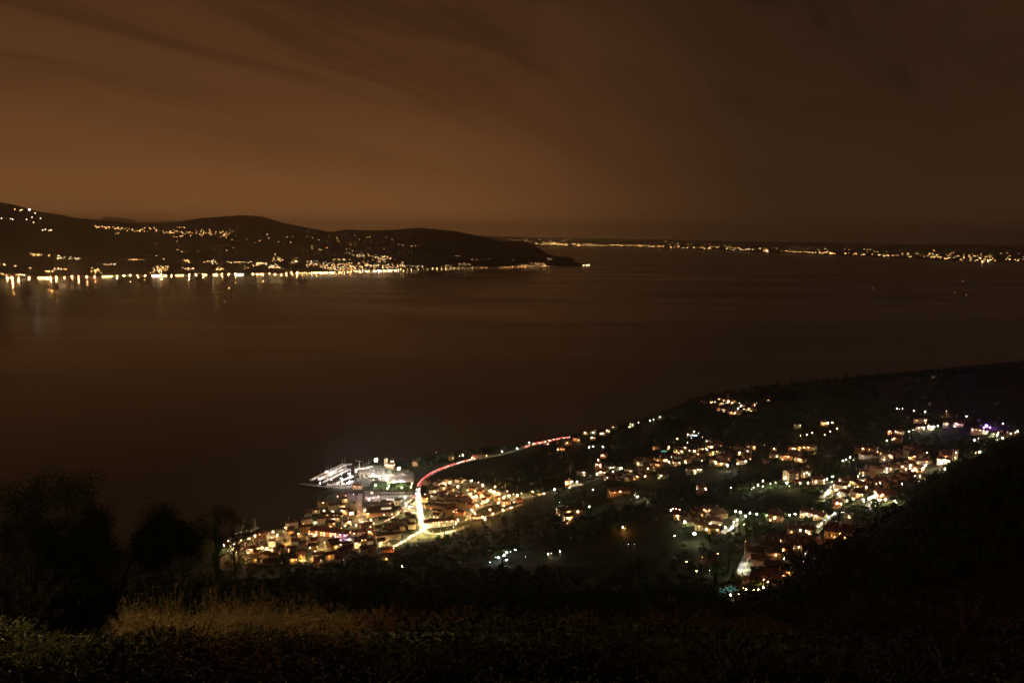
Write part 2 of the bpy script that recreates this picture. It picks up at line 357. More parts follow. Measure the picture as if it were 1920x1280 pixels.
hitp = build_plain()
def build_mesa():
    YR = 45000; prof = [(150, 430), (188, 418), (192, 407), (215, 406.5), (245, 411), (262, 416), (330, 414), (420, 430)]
    P = [at(px, py, YR) for px, py in prof]; mb = MB(); n = len(P)
    vs = []
    for dy, k in ((-3500, 0), (-1200, .7), (0, 1), (2500, .85), (6000, 0)):
        for p in P: vs.append((p[0]*(1+dy/YR), p[1]+dy, p[2]*k-(20 if k == 0 else 0)))
    mb.add(vs, [(r*n+i, r*n+i+1, (r+1)*n+i+1, (r+1)*n+i) for r in range(4) for i in range(n-1)])
    struct(link('distant_mountain', mb.mesh('distant_mountain', FARG)))
build_mesa()
# haze ---------------------------------------------------------------
HAZE = 3.0e-5
def build_haze():
    m = bpy.data.materials.new('haze_air'); m.use_nodes = True; t = m.node_tree; t.nodes.clear()
    v = N(t, 'ShaderNodeVolumePrincipled'); v.inputs['Color'].default_value = (.98, .98, .98, 1); v.inputs['Density'].default_value = HAZE; v.inputs['Anisotropy'].default_value = .85
    o = N(t, 'ShaderNodeOutputMaterial'); t.links.new(v.outputs[0], o.inputs['Volume'])
    mb = MB(); mb.box(-90000, 90000, -3500, 66000, -30, 1400); o = link('haze', mb.mesh('haze', m)); o['kind'] = 'stuff'
#HAZECALL
# ------------------------------------------------------------------ roads and paved areas
BLOCK = []      # (polyline Nx2, halfwidth)
def resample(P, st):
    P = np.array(P, float); seg = np.hypot(*np.diff(P[:, :2], axis=0).T); c = np.concatenate([[0], np.cumsum(seg)]); n = max(2, int(c[-1]/st)+1)
    u = np.linspace(0, c[-1], n); return np.stack([np.interp(u, c, P[:, k]) for k in range(P.shape[1])], -1)
def smooth(P, it=2):
    for _ in range(it):
        Q = [P[0]]
        for a, b in zip(P[:-1], P[1:]): Q += [a*.75+b*.25, a*.25+b*.75]
        P = np.array(Q+[P[-1]])
    return P
def road(px, w, name='road', mat=None, lift=.30, block=True):
    P = smooth(np.array([hit(*p)[:2] for p in px])); P = resample(P, 4.0)
    d = np.gradient(P, axis=0); d /= np.maximum(np.hypot(d[:, 0], d[:, 1]), 1e-6)[:, None]; nrm = np.stack([-d[:, 1], d[:, 0]], -1)
    mb = MB(); vs = []
    K = [-1, -.5, 0, .5, 1]
    for p, n_ in zip(P, nrm):
        row = [p+n_*w/2*k for k in K]; zs = [float(H(*q)) for q in row]; zc = max(zs[1:4])
        zz = [max(z, zc-.15*abs(k)*0)+lift for z, k in zip(zs, K)]
        vs.append((*row[0], zz[0]-2.2)); vs += [(q[0], q[1], z) for q, z in zip(row, zz)]; vs.append((*row[-1], zz[-1]-2.2))
    m = 7
    mb.add(vs, [(i*m+k, i*m+k+1, (i+1)*m+k+1, (i+1)*m+k) for i in range(len(P)-1) for k in range(m-1)])
    o = struct(link(name, mb.mesh(name, mat or ASPH)))
    if block: BLOCK.append((P, w/2))
    return P
MAIN = road([(905, 858), (880, 863), (850, 871), (825, 880), (803, 891), (790, 903), (783, 916), (784, 935), (788, 960), (792, 985), (793, 994)], 10)
road([(793, 994), (775, 1002), (760, 1012), (742, 1022), (725, 1032)], 8)
road([(793, 994), (806, 1001), (830, 1000), (860, 992), (880, 985)], 8)
LANEB = road([(783, 922), (774, 931), (763, 942), (752, 954), (740, 966), (728, 974), (708, 981), (688, 984)], 11)
road([(676, 925), (674, 945), (673, 960), (676, 975), (688, 984)], 8)
SHRD = road([(905, 858), (940, 852), (975, 842), (1000, 833), (1035, 825), (1070, 819)], 9)
RC = road([(1085, 906), (1065, 912), (1040, 918), (1020, 926), (985, 932), (955, 938), (925, 944), (902, 949), (884, 960), (876, 970)], 8)
RD = road([(876, 970), (895, 972), (925, 965), (955, 953), (980, 945)], 8)
road([(873, 899), (895, 906), (915, 917), (930, 930), (945, 937)], 7)
road([(850, 905), (870, 915), (880, 925), (890, 935), (903, 947)], 6)
road([(1020, 926), (1060, 915), (1100, 905), (1130, 893), (1165, 886), (1200, 880), (1240, 872), (1290, 862), (1330, 858)], 6)
road([(1385, 918), (1410, 914), (1435, 911), (1470, 913), (1500, 908), (1540, 905), (1570, 903)], 7)
VR1 = road([(1540, 934), (1550, 925), (1560, 914), (1575, 905), (1605, 900), (1640, 896), (1680, 888), (1715, 882), (1738, 878)], 6)
VR2 = road([(1575, 935), (1600, 936), (1630, 938), (1660, 936), (1672, 930)], 6)
LR = road([(1384, 1076), (1393, 1062), (1400, 1045), (1405, 1032), (1420, 1020), (1450, 1012)], 5)
road([(1530, 990), (1542, 982), (1556, 970), (1575, 962)], 5)
road([(1352, 1000), (1372, 990), (1390, 975), (1396, 962), (1440, 966), (1475, 966)], 6)
road([(455, 1045), (480, 1038), (510, 1030), (540, 1018), (580, 1012)], 7)
def area(name, poly, mat, lift=.2, st=2.5, z=None):
    P = np.array([hit(*p)[:2] if z is None else atz(*p, z)[:2] for p in poly])
    x = np.arange(P[:, 0].min(), P[:, 0].max()+st, st); y = np.arange(P[:, 1].min(), P[:, 1].max()+st, st); X, Y = np.meshgrid(x, y)
    cx = (X[:-1, :-1]+X[1:, 1:])/2; cy = (Y[:-1, :-1]+Y[1:, 1:])/2; m = inside(P, cx, cy)
    Z = (H(X, Y) if z is None else np.full(X.shape, z))+lift
    return struct(link(name, grid_mesh(name, X, Y, Z, mat, m)))
area('harbour_paving', [(662, 877), (700, 871), (735, 876), (775, 885), (778, 905), (735, 903), (700, 900), (690, 912), (640, 916), (612, 914), (655, 909), (672, 893)], PAVE)
area('car_park_paving', [(764, 934), (775, 934), (780, 945), (778, 962), (765, 966), (752, 960), (756, 945)], PAVE, .25)
area('park_lawn', [(700, 905), (735, 905), (776, 908), (778, 922), (740, 920), (700, 916)], GRASS)
area('boatyard_paving', [(683, 920), (775, 922), (772, 940), (720, 944), (684, 940)], PAVE, .22)
area('town_square', [(672, 950), (700, 950), (712, 980), (680, 992), (668, 975)], PAVE, .22)
area('old_town_paving', [(432, 1020), (500, 1003), (560, 990), (592, 965), (612, 930), (640, 922), (676, 930), (672, 990), (720, 992), (775, 1003), (735, 1034), (600, 1056), (450, 1055)], principled('street_stone', (.17, .155, .13), .9, .2, (.15, (.05, .06, .03))), .12)
area('east_quarter_paving', [(800, 905), (850, 902), (905, 905), (960, 928), (1000, 922), (990, 932), (900, 948), (870, 978), (805, 992)], MATS['street_stone'], .12)
YARD = principled('yard_gravel', (.15, .13, .10), .95, .1, (.09, (.035, .045, .018)))
area('valley_village_yards', [(1165, 872), (1235, 858), (1320, 836), (1350, 834), (1352, 846), (1290, 868), (1230, 880), (1200, 893), (1190, 884)], YARD, .12)
area('village_street_paving', [(1575, 908), (1612, 895), (1680, 884), (1740, 870), (1738, 884), (1715, 893), (1690, 900), (1670, 930), (1640, 940), (1580, 938), (1545, 930)], YARD, .12)
area('hollow_hamlet_yards', [(1262, 972), (1330, 965), (1375, 966), (1392, 972), (1378, 988), (1300, 990)], YARD, .12)
area('bare_tree_hamlet_yards', [(1405, 1020), (1470, 1010), (1550, 990), (1620, 995), (1600, 1030), (1515, 1060), (1440, 1100), (1380, 1112), (1385, 1095)], YARD, .12)
area('hilltop_yards', [(1325, 758), (1365, 750), (1400, 760), (1390, 776), (1350, 770)], YARD, .12)
area('lower_hamlet_yards', [(1110, 882), (1130, 875), (1215, 890), (1210, 902), (1130, 896)], YARD, .12)
area('quay_paving', [(425, 1008), (470, 1001), (545, 992), (560, 1005), (500, 1028), (430, 1035)], PAVE)
area('village_terrace', [(1612, 930), (1650, 925), (1665, 936), (1640, 942), (1612, 942)], PAVE, .25)
area('orchard_lawn', [(1640, 955), (1640, 940), (1680, 938), (1700, 950), (1690, 958)], GRASS)
area('olive_terrace', [(1380, 920), (1400, 905), (1460, 903), (1465, 916)], GRASS)
# ------------------------------------------------------------------ lamps
BULB = {}
def bulb_mesh(c, P, r):
    k = (c, P, r)
    if k not in BULB:
        mb = MB(); mb.ball((0, 0, 0), r, n=6, rings=3); BULB[k] = mb.mesh('lamp_globe', emissive(f'lamp_{c}_{P}_{r}', LC[c], P/(r*r)))
    return BULB[k]
def pole_mesh(h):
    k = ('pole', round(h, 1))
    if k not in BULB:
        mb = MB(); mb.tube((0, 0, -2.0), (0, 0, h), .11, .06, 6); mb.tube((0, 0, h-.35), (0, 0, h-.15), .22, .22, 6); BULB[k] = mb.mesh('lamp_pole', METAL)
    return BULB[k]
LAMPS = []; LSPEC = []
CN = {'o': 'orange', 'y': 'yellow', 'w': 'white', 'g': 'greenish', 'm': 'green', 'r': 'red', 'p': 'violet', 'b': 'bluish', 'k': 'pinkish', 'v': 'golden white', 'W': 'bright white'}
PWR = 1.35
PMUL = {'in the bare tree hamlet': .4, 'in the hollow hamlet': .6, 'around the church tower': .6, 'along the olive tree lane': .6, 'among the old town roofs': 2.4, 'in the lakeside old town': 2.4, 'on the old town quay': 2.2, 'east of the main road': 2.0, 'up the stepped lane': 1.2, 'on the hairpin road': 1.8, 'in the yacht marina': 1.6, 'in the boatyard': .8}
def lamp(px, py, c, P, place, h=6.5, end='harbour end', r=None, rev=False, kind='street lamp', group=None):
    p = hit(px, py, h); r = r or (.30 if P <= 40 else .40 if P < 220 else .60 if P < 600 else 1.0)
    P = round(P*PMUL.get(place, 1)); sp = dict(p=p, c=c, P=P*PWR, r=r, h=h, place=place, end=end, rev=rev, kind=kind, group=group, host=None)
    LSPEC.append(sp); LAMPS.append((p[0], p[1], p[2]+h)); return sp
def arm_mesh(d):
    k = ('arm', round(d, 1))
    if k not in BULB:
        mb = MB(); mb.tube((0, 0, .3), (0, d, .3), .06, .06, 5); mb.tube((0, 0, .3), (0, 0, 0), .1, .18, 5); BULB[k] = mb.mesh('lamp_bracket', METAL)
    return BULB[k]
def merge(items, name, label):
    """the many smallest of a kind as one object"""
    V = []; Fq = []; MI = []; mats = []; off = 0
    for me, M in items:
        co = np.empty(len(me.vertices)*3); me.vertices.foreach_get('co', co); co = co.reshape(-1, 3); A = np.array(M)
        V.append(co @ A[:3, :3].T+A[:3, 3]); mm = []
        for m in me.materials:
            if m not in mats: mats.append(m)
            mm.append(mats.index(m))
        for p in me.polygons: Fq.append([v+off for v in p.vertices]); MI.append(mm[p.material_index])
        off += len(co)
    me = bpy.data.meshes.new(name); me.from_pydata(np.concatenate(V).tolist(), [], Fq)
    for m in mats: me.materials.append(m)
    me.polygons.foreach_set('material_index', MI); me.update(); o = link(name, me); o['kind'] = 'stuff'; o['label'] = label; return o
def hood_meshes(c, P, r):
    k = ('hood', c, P, r)
    if k not in BULB:
        m = MB(); n = 8; R = r*1.25; vs = [(R*math.cos(6.2832*i/n), R*math.sin(6.2832*i/n), -.02) for i in range(n)]+[(0, 0, R*.8)]
        m.add(vs, [(i, (i+1) % n, n) for i in range(n)]+[tuple(range(n-1, -1, -1))]); cap = m.mesh('lamp_hood', METAL)
        d = MB(); d.add([(r*1.1*math.cos(6.2832*i/n), r*1.1*math.sin(6.2832*i/n), -.06) for i in range(n)]+[(r*1.1*math.cos(6.2832*i/n), r*1.1*math.sin(6.2832*i/n), -.03) for i in range(n)],
                        [tuple(range(n-1, -1, -1))]+[(i, (i+1) % n, n+(i+1) % n, n+i) for i in range(n)]); BULB[k] = (cap, d.mesh('lamp_globe', emissive(f'lamp_{c}_{P}_{r}', LC[c], P/(r*r))))
    return BULB[k]
HOODED = {'along the main road': 1.0, 'along the slip road into town': .85, 'up the stepped lane': .35, 'on the hairpin road': .35, 'among the old town roofs': .7, 'in the lakeside old town': .6,
          'east of the main road': .5, 'in the yacht marina': .5, 'in the boatyard': .6, 'in the valley village': .4, 'along the village street': .45, 'at the terraced village foot': .45, 'in the bare tree hamlet': .4,
          'in the hollow hamlet': .4, 'on the old town quay': .4, 'along the olive tree lane': .5, 'around the church tower': .4, 'at the ridge hotel': .5}
def hooded(s_):
    if s_.get('hd') is None: s_['hd'] = s_['kind'] == 'street lamp' and (int(s_['p'][0]*97+s_['p'][1]*31) % 100)/100 < HOODED.get(s_['place'], .42)
    return s_['hd']
def build_lamps():
    free = [s for s in LSPEC if s['host'] is None]
    free.sort(key=lambda s: -(s['h']**2)*s['P']**.5/(s['p'][1]**2)); rest = []
    for i, s in enumerate(free):
        p, c, h = s['p'], s['c'], s['h']; bm_ = bulb_mesh(c, s['P'], s['r'])
        hd = hooded(s); hm = hood_meshes(c, s['P']*1.5, s['r']) if hd else None
        if i >= 292:
            rest += [(pole_mesh(h), Matrix.Translation(p)), ((hm[1] if hd else bm_), Matrix.Translation((p[0], p[1], p[2]+h)))]
            if hd: rest.append((hm[0], Matrix.Translation((p[0], p[1], p[2]+h))))
            continue
        o = link('street_lamp' if s['kind'] == 'street lamp' else s['kind'].replace(' ', '_'), None, None, p)
        link('pole', pole_mesh(h), o)
        if hd: link('lamp_hood', hm[0], o, (0, 0, h)); link('lamp_globe', hm[1], o, (0, 0, h))
        else: link('lamp_globe', bm_, o, (0, 0, h))
        reg(o, s['kind'], f"{'tall mast with ' if h > 12 else ''}{CN[c]} {'lamp' if h <= 12 else 'floodlight'} {'on thin pole' if h <= 12 else ''}".strip(), s['place'], s['group'] or 'street lamps '+s['place'], s['end'], s['rev'])
    if rest: merge(rest, 'small_lamps', 'scatter of small distant lamps on the dark slopes')
def lamps(s, place, h=6.5, end='harbour end', rev=False):
    out = []
    warm = place in ('among the old town roofs', 'in the lakeside old town', 'on the old town quay', 'east of the main road', 'up the stepped lane', 'on the hairpin road')
    for it in s.split(';'):
        f = it.strip().split(',')
        if warm and f[2] in 'wyg': f[2] = {'w': random.choice('yyv'), 'y': random.choice('yyo'), 'g': random.choice('gy')}[f[2]]
        out.append((lamp(float(f[0]), float(f[1]), f[2], float(f[3]), place, h, end, rev=rev), len(f) > 4)); 
    return out
HL = []
def L(*a, **k): HL.extend([(o, a[1]) for o, f in lamps(*a, **k) if f])
lamp(705, 862, 'W', 1800, 'at the tip of the harbour park', 22, r=2.7, kind='floodlight mast', group='floodlight masts')
lamp(748, 878, 'W', 700, 'beside the white marquee', 13, r=1.7, kind='floodlight mast', group='floodlight masts')
L('600,890,W,180;612,884,W,180;626,878,W,180;640,873,W,180;622,899,W,220;640,896,W,260;655,888,W,260;640,905,W,200;660,902,W,200;668,883,W,300;690,884,w,260;700,890,W,300;712,886,W,300;722,892,W,260', 'in the yacht marina', h=8)
L('733,884,W,220;731,873,y,80,h;776,868,g,70,h;785,871,m,110;818,847,w,60,h;809,866,m,40;704,909,m,60;720,903,g,60;730,909,g,60;754,914,g,60;770,912,y,70;762,917,g,110;727,915,y,50;739,903,g,50;772,906,y,50;782,900,o,30', 'in the harbour park')
L('697,923,y,90;682,916,y,50;678,925,y,60;665,911,o,60,h;700,934,W,220;722,933,W,260;735,934,W,300;748,933,b,240;760,933,W,160;710,930,k,160;692,936,k,160', 'in the boatyard')
L('648,936,o,90,h;663,926,k,200;640,948,g,60,h;625,972,y,50,h;624,958,w,30;608,957,y,40;588,973,y,80;591,980,g,70;645,958,w,160,h;658,962,k,120,h;672,940,y,110;672,958,y,110;674,968,w,160;684,956,w,100;688,952,w,100;690,964,y,100;678,978,w,160;668,984,y,90;655,978,y,90,h;695,974,y,80;640,990,o,60,h;618,990,o,60,h;600,990,o,40,h', 'in the lakeside old town')
L('786,926,v,380;779,932,v,500;789,940,v,1200;785,952,v,1000;792,962,v,1200;788,974,v,1000;794,984,v,1200;790,994,v,1200;800,997,v,600;780,998,v,700;769,1004,v,600;760,1011,v,260;750,1017,v,200;812,996,v,600;826,994,v,800;838,990,v,700;850,988,v,200', 'along the main road', h=8)
L('770,936,v,300;762,942,v,200;768,950,v,300;760,957,v,260;746,960,v,200;738,967,v,160;730,972,v,200;715,980,v,160;702,980,v,160', 'along the slip road into town', h=8)
L('420,1022,g,60;428,1014,w,110;430,1024,g,130;438,1020,w,130;445,1026,w,110;452,1012,o,60;467,1009,w,90;478,1004,o,60;505,999,w,90;512,996,y,60;532,988,w,60;520,1003,y,60;540,1000,o,70;548,998,y,80;560,1000,y,60;424,1038,o,60;436,1046,o,50', 'on the old town quay', h=6)
L('492,1026,w,120;500,1028,w,100;512,1022,w,160;520,1021,w,200;530,1014,o,90;542,1012,o,80;485,1040,y,90;460,1047,o,50;470,1030,o,60,h;565,1041,y,220;548,1048,w,50,h;577,1039,y,90;594,1043,y,160;590,1032,w,80;619,1041,y,60,h;600,1022,w,120;608,1016,y,60;622,1018,y,80,h;640,1012,y,70;630,1024,y,60,h;655,1011,y,120;672,1001,y,100;664,1006,w,100;693,997,y,60;685,1022,w,90;668,1020,o,80,h;715,1017,g,120,h;730,1012,g,160;738,1028,y,80;725,1046,o,160;700,1026,g,120,h;575,1008,o,50;590,1004,o,60;608,1001,o,60;621,1003,o,60,h;586,1052,o,40;645,1002,p,70;652,1004,k,60', 'among the old town roofs')
L('797,926,o,60;815,921,y,60;835,907,y,90;843,905,y,90;851,904,k,50;858,912,y,120;862,916,y,100;876,918,y,100;882,926,w,200;886,932,w,220;893,930,y,160;890,920,y,100;832,915,y,40,h;800,935,o,50,h;808,947,W,60,h;830,945,o,30,h;845,950,o,30,h;856,960,y,60,h;820,968,o,40,h', 'east of the main road')
L('873,899,y,110;884,901,y,60;895,904,w,110;905,909,g,90;912,914,w,160;920,919,w,160;928,912,o,110;927,922,w,220;935,925,w,220;945,932,w,220;952,920,y,110;963,925,w,160;970,928,w,160;955,929,w,160;978,925,y,120;1000,921,w,200;1010,920,w,120;990,928,y,120', 'up the stepped lane')
L('914,937,y,110;903,942,y,110;895,948,y,140;885,956,y,140;879,965,w,220;876,968,w,160;890,962,y,140;919,955,o,110;924,963,o,110;905,969,y,100;895,972,y,110;965,941,o,120;958,951,y,80;943,956,y,60;1020,925,y,60;935,942,y,60;910,973,w,70;855,980,y,80;858,974,o,60;868,985,o,50', 'on the hairpin road')
L('1050,941,m,90;1105,950,m,80;1051,956,y,60,h;1069,972,o,70,h;1067,958,w,120,h;1083,959,w,50,h;1040,917,g,50;1067,914,g,60', 'around the lone orange villa')
L('1062,905,w,200,h;1072,903,w,260,h;1082,903,w,160;1094,885,w,60,h;1119,888,w,110;1126,885,W,110,h;1125,872,y,120,h;1128,875,y,100;1130,853,o,110,h;1122,862,o,60;1164,878,m,80;1197,867,W,80,h;1182,883,w,60;1174,895,g,50,h;1210,892,w,120,h;1195,893,y,60,h;1207,899,y,50;1150,884,g,40;1112,918,o,40;1163,921,o,110,h;1189,928,w,160;1196,931,w,160;1208,933,w,160;1145,925,o,40,h', 'in the lower hamlet')
L('1240,892,g,60,h;1247,863,w,180,h;1238,862,y,120,h;1255,866,y,90;1285,865,y,60;1308,856,y,60;1233,871,y,90,h;1215,878,y,60;1225,876,y,60;1228,838,o,40,h;1254,838,y,60,h;1285,839,y,90,h;1302,846,w,140,h;1308,850,y,60;1317,841,w,160,h;1325,842,w,90;1334,838,W,140,h;1337,848,w,180,h;1344,846,y,80,h;1278,846,w,80,h;1270,845,y,80,h;1303,883,w,70,h;1312,880,w,50,h;1342,868,y,50,h;1353,868,w,90,h;1345,866,o,40,h;1370,838,w,20;1387,848,w,120,h;1383,869,o,120;1398,864,w,50,h;1415,838,y,90,h;1421,841,y,50;1434,834,w,30;1452,841,y,50,h;1412,826,g,40;1457,855,m,30', 'in the valley village', h=5)
lamp(1364, 872, 'W', 450, 'at the edge of the valley village', 9, r=.9, kind='floodlight', group='floodlights')
L('1473,855,y,80,h;1478,856,y,60,h;1466,857,y,40;1499,861,o,160;1490,860,y,40;1485,839,w,40,h;1490,841,o,40,h;1500,838,o,60,h;1508,838,o,60,h;1516,838,o,50,h;1525,841,y,110;1545,792,o,110,h;1553,792,o,110;1560,792,o,110;1570,803,o,60;1523,811,o,40;1513,815,o,70;1501,816,o,50;1546,815,o,30;1557,809,y,30;1484,761,y,14;1497,771,m,20;1516,777,m,12;1500,797,g,40,h', 'on the dark olive slope')
L('1682,765,w,24;1687,766,w,24;1692,766,w,30;1713,770,w,30;1734,772,w,50;1775,773,o,90;1794,777,o,70;1812,780,w,30;1735,788,w,80,h;1719,787,o,20,h;1793,794,w,40,h;1722,803,W,110;1732,801,W,180,h;1740,800,W,260;1750,799,W,260,h;1758,798,W,200;1712,806,g,100;1705,808,g,60;1775,795,o,40,h;1668,808,o,60,h;1671,811,o,30;1680,809,w,30,h;1677,822,y,60,h;1663,826,g,50;1647,837,g,50;1646,846,o,50;1618,841,o,60,h;1630,841,y,20,h;1594,857,w,110;1587,861,g,60;1580,863,g,60;1618,854,w,50;1634,858,w,30;1662,853,y,50,h;1670,855,o,110,h;1715,850,o,110,h;1711,857,o,60,h;1705,857,y,60;1706,848,w,40,h', 'on the slope above the village')
L('1850,798,p,1100;1845,801,p,500;1856,801,p,500;1836,805,w,70;1843,808,w,90;1850,810,w,110;1857,812,w,120;1864,814,w,120;1870,816,w,110;1872,812,y,60;1827,825,w,60;1835,822,w,50;1870,823,w,70;1880,821,w,50;1885,820,w,50;1895,813,y,60;1903,811,y,60;1908,809,y,50;1889,811,o,60;1881,794,w,20', 'at the ridge hotel', h=4)
L('1837,847,w,100;1848,849,w,180;1830,847,y,60;1774,855,w,40,h;1772,863,W,120,h;1771,872,W,160;1763,868,w,160,h;1772,879,w,100;1762,858,y,40,h;1777,851,g,60,h;1738,848,o,20;1791,858,w,30', 'atop the terraced village', h=4)
L('1717,879,w,220,h;1725,892,o,180;1735,873,w,160,h;1731,878,w,160;1699,880,o,60,h;1690,882,w,70;1686,889,w,70;1705,884,w,130;1712,882,w,180;1671,893,y,60;1654,897,y,60;1640,899,y,60;1628,899,y,70;1618,900,g,80;1609,892,w,60;1598,903,y,110,h;1592,909,w,160;1585,912,w,120,h;1602,912,y,100;1650,905,o,60;1691,907,w,14', 'along the village street', h=5)
L('1561,893,W,110;1551,898,W,130,h;1560,903,g,60;1545,900,g,30,h;1555,918,w,260;1558,913,w,260;1550,925,w,220;1546,930,g,160;1572,926,g,60;1568,918,y,60;1616,921,y,60;1624,913,y,160;1618,926,w,220;1608,925,w,120,h;1640,920,y,200;1630,934,W,500;1636,931,W,160;1620,938,w,110;1650,936,w,110;1660,936,y,70;1640,927,o,60,h;1655,927,o,60,h;1570,943,w,70,h;1577,944,w,50;1677,938,g,220;1681,941,g,120;1703,948,W,110;1697,951,w,60;1600,935,y,90;1588,938,g,60', 'at the terraced village foot', h=5)
L('1431,901,w,60;1430,911,g,110;1421,909,g,90;1445,906,g,110;1413,913,g,60;1455,905,g,60;1472,896,w,60;1475,905,w,110;1480,911,w,160;1500,905,o,40;1530,903,w,60;1515,905,g,50;1513,886,w,20,h;1408,916,g,50;1324,917,k,30,h;1370,914,w,16', 'along the lane to the tall house')
lamp(1302, 1000, 'g', 210, 'in the olive hollow, lower of the two', 9, r=1.0, kind='floodlight', group='floodlights')
lamp(1284, 978, 'g', 150, 'in the olive hollow, upper of the two', 8, r=.85, kind='floodlight', group='floodlights')
lamp(1388, 960, 'g', 170, 'where the hollow lane bends', 7, r=.85, kind='floodlight', group='floodlights')
L('1379,958,g,80;1406,961,m,130;1419,963,m,40;1438,965,g,180;1444,964,g,160,h;1330,957,g,90,h;1324,957,w,50,h;1258,956,g,50;1262,953,r,30;1268,954,r,30;1274,955,r,30;1270,967,w,100,h;1272,972,w,80;1328,980,y,70,h;1334,978,b,40,h;1360,988,w,110,h;1373,988,W,220;1370,991,w,120;1376,978,w,120,h;1382,974,w,120;1310,986,y,40,h;1325,992,y,30;1345,993,y,40,h;1265,1004,g,40;1398,967,g,80;1395,982,g,60', 'in the hollow hamlet', h=4.5)
L('1505,963,w,90,h;1512,965,w,60;1530,967,w,120,h;1491,963,g,60;1480,965,w,50;1465,972,w,40;1452,971,w,50,h;1540,980,w,160;1535,986,w,180;1547,974,w,110;1553,968,w,90;1560,965,g,70;1580,960,g,70;1590,957,g,60;1565,962,g,60;1506,985,w,30;1517,999,w,50,h;1525,990,y,40', 'along the olive tree lane', h=4)
L('1398,1014,o,50;1436,1011,w,120,h;1455,1015,y,60;1427,1029,W,300,h;1432,1026,W,200;1404,1036,w,220;1401,1048,W,330;1398,1058,W,330;1392,1066,W,260;1385,1068,g,160;1455,1040,w,60,h;1455,1053,w,60;1464,1033,w,50,h;1468,1031,o,40;1470,1047,y,60;1510,1036,k,160;1540,1036,k,100;1546,1044,k,80;1542,1050,W,30;1498,1025,y,50,h;1508,1069,w,160;1503,1063,y,60;1480,1072,o,60,h;1494,1077,w,100;1488,1082,y,60;1470,1078,y,70,h;1399,1104,o,14;1394,1101,o,12;1422,1105,y,30;1413,1105,o,16;1431,1101,y,60;1430,1107,y,40;1390,1114,y,90;1384,1112,y,30;1370,1115,y,40;1456,1095,W,60;1460,1100,g,50;1410,1083,w,60,h;1316,1043,o,50;1346,1037,r,20;1331,1069,g,40;1287,1052,y,16;1306,1070,y,12;1379,1122,w,4;1432,1085,o,60,h;1440,1090,o,40', 'in the bare tree hamlet', h=4)
L('1636,1030,g,260;1630,1034,g,160;1642,1036,g,90;1642,1006,w,110,h;1636,1008,w,60;1662,996,w,80,h;1655,990,w,50,h;1565,1006,y,160;1558,1003,o,110;1575,1000,o,60;1600,1005,o,25,h;1561,988,w,60,h;1642,997,o,30,h', 'around the church tower', h=4)
L('918,1053,b,26;930,1043,W,60;935,1045,b,50;950,1035,W,60;945,1040,b,50;958,1033,b,40;966,1030,b,30;950,1049,w,30;985,1042,w,16;1028,1038,y,40;1033,1036,w,40;1050,1033,b,20;1173,990,o,80;1168,988,o,50;1178,1019,w,6;1190,1019,w,6;754,1061,w,4;1206,1095,w,4', 'in the dark olive grove', h=4)
L('830,848,g,30;862,854,g,100;868,853,g,60;875,857,w,60;941,845,g,60;970,840,g,80;975,840,g,80;992,829,b,40;1000,832,r,60;1015,829,r,70;1030,826,r,80;1045,823,r,80;1058,821,r,80;1022,828,y,40,h;885,857,r,40,h;912,853,o,40,h;1078,822,o,80,h;1084,825,w,60;1064,830,o,60,h;1070,831,r,40;1097,811,w,60,h;1112,810,w,60,h;1118,807,w,60;1130,812,w,60,h;1138,807,y,90,h;1126,809,y,60;1110,820,w,90,h;1105,838,g,50;1112,836,g,60;1120,837,g,60;1130,837,g,30;1052,841,y,110,h;1045,842,m,60;1180,800,g,40;1186,796,g,30,h;1197,792,w,30;1219,788,w,50;1225,786,g,40;1238,781,b,40,h;1245,775,w,14;1150,800,y,20,h', 'on the wooded lake shore')  # the red row along the shore road stands in for tail-light glow
L('1270,822,o,90;1290,815,y,80,h;1302,809,g,90;1310,812,w,70;1297,819,b,60;1304,816,b,60;1317,819,w,20;1289,829,m,16;1332,828,w,20,h;1338,829,o,30,h;1315,751,o,20,h;1332,750,w,40,h;1348,748,o,80,h;1334,754,o,90,h;1356,759,w,40;1360,752,w,50;1366,753,y,80,h;1372,755,y,80;1376,757,w,60;1380,760,w,60;1389,760,W,160,h;1387,756,w,60;1384,765,w,50;1404,767,w,60,h;1395,766,o,40;1408,770,o,30;1372,774,o,110,h;1378,774,o,110,h;1383,772,o,50;1415,759,y,50,h;1419,756,w,30;1440,750,o,30,h;1750,706,w,14,h', 'in the hilltop village', h=4)
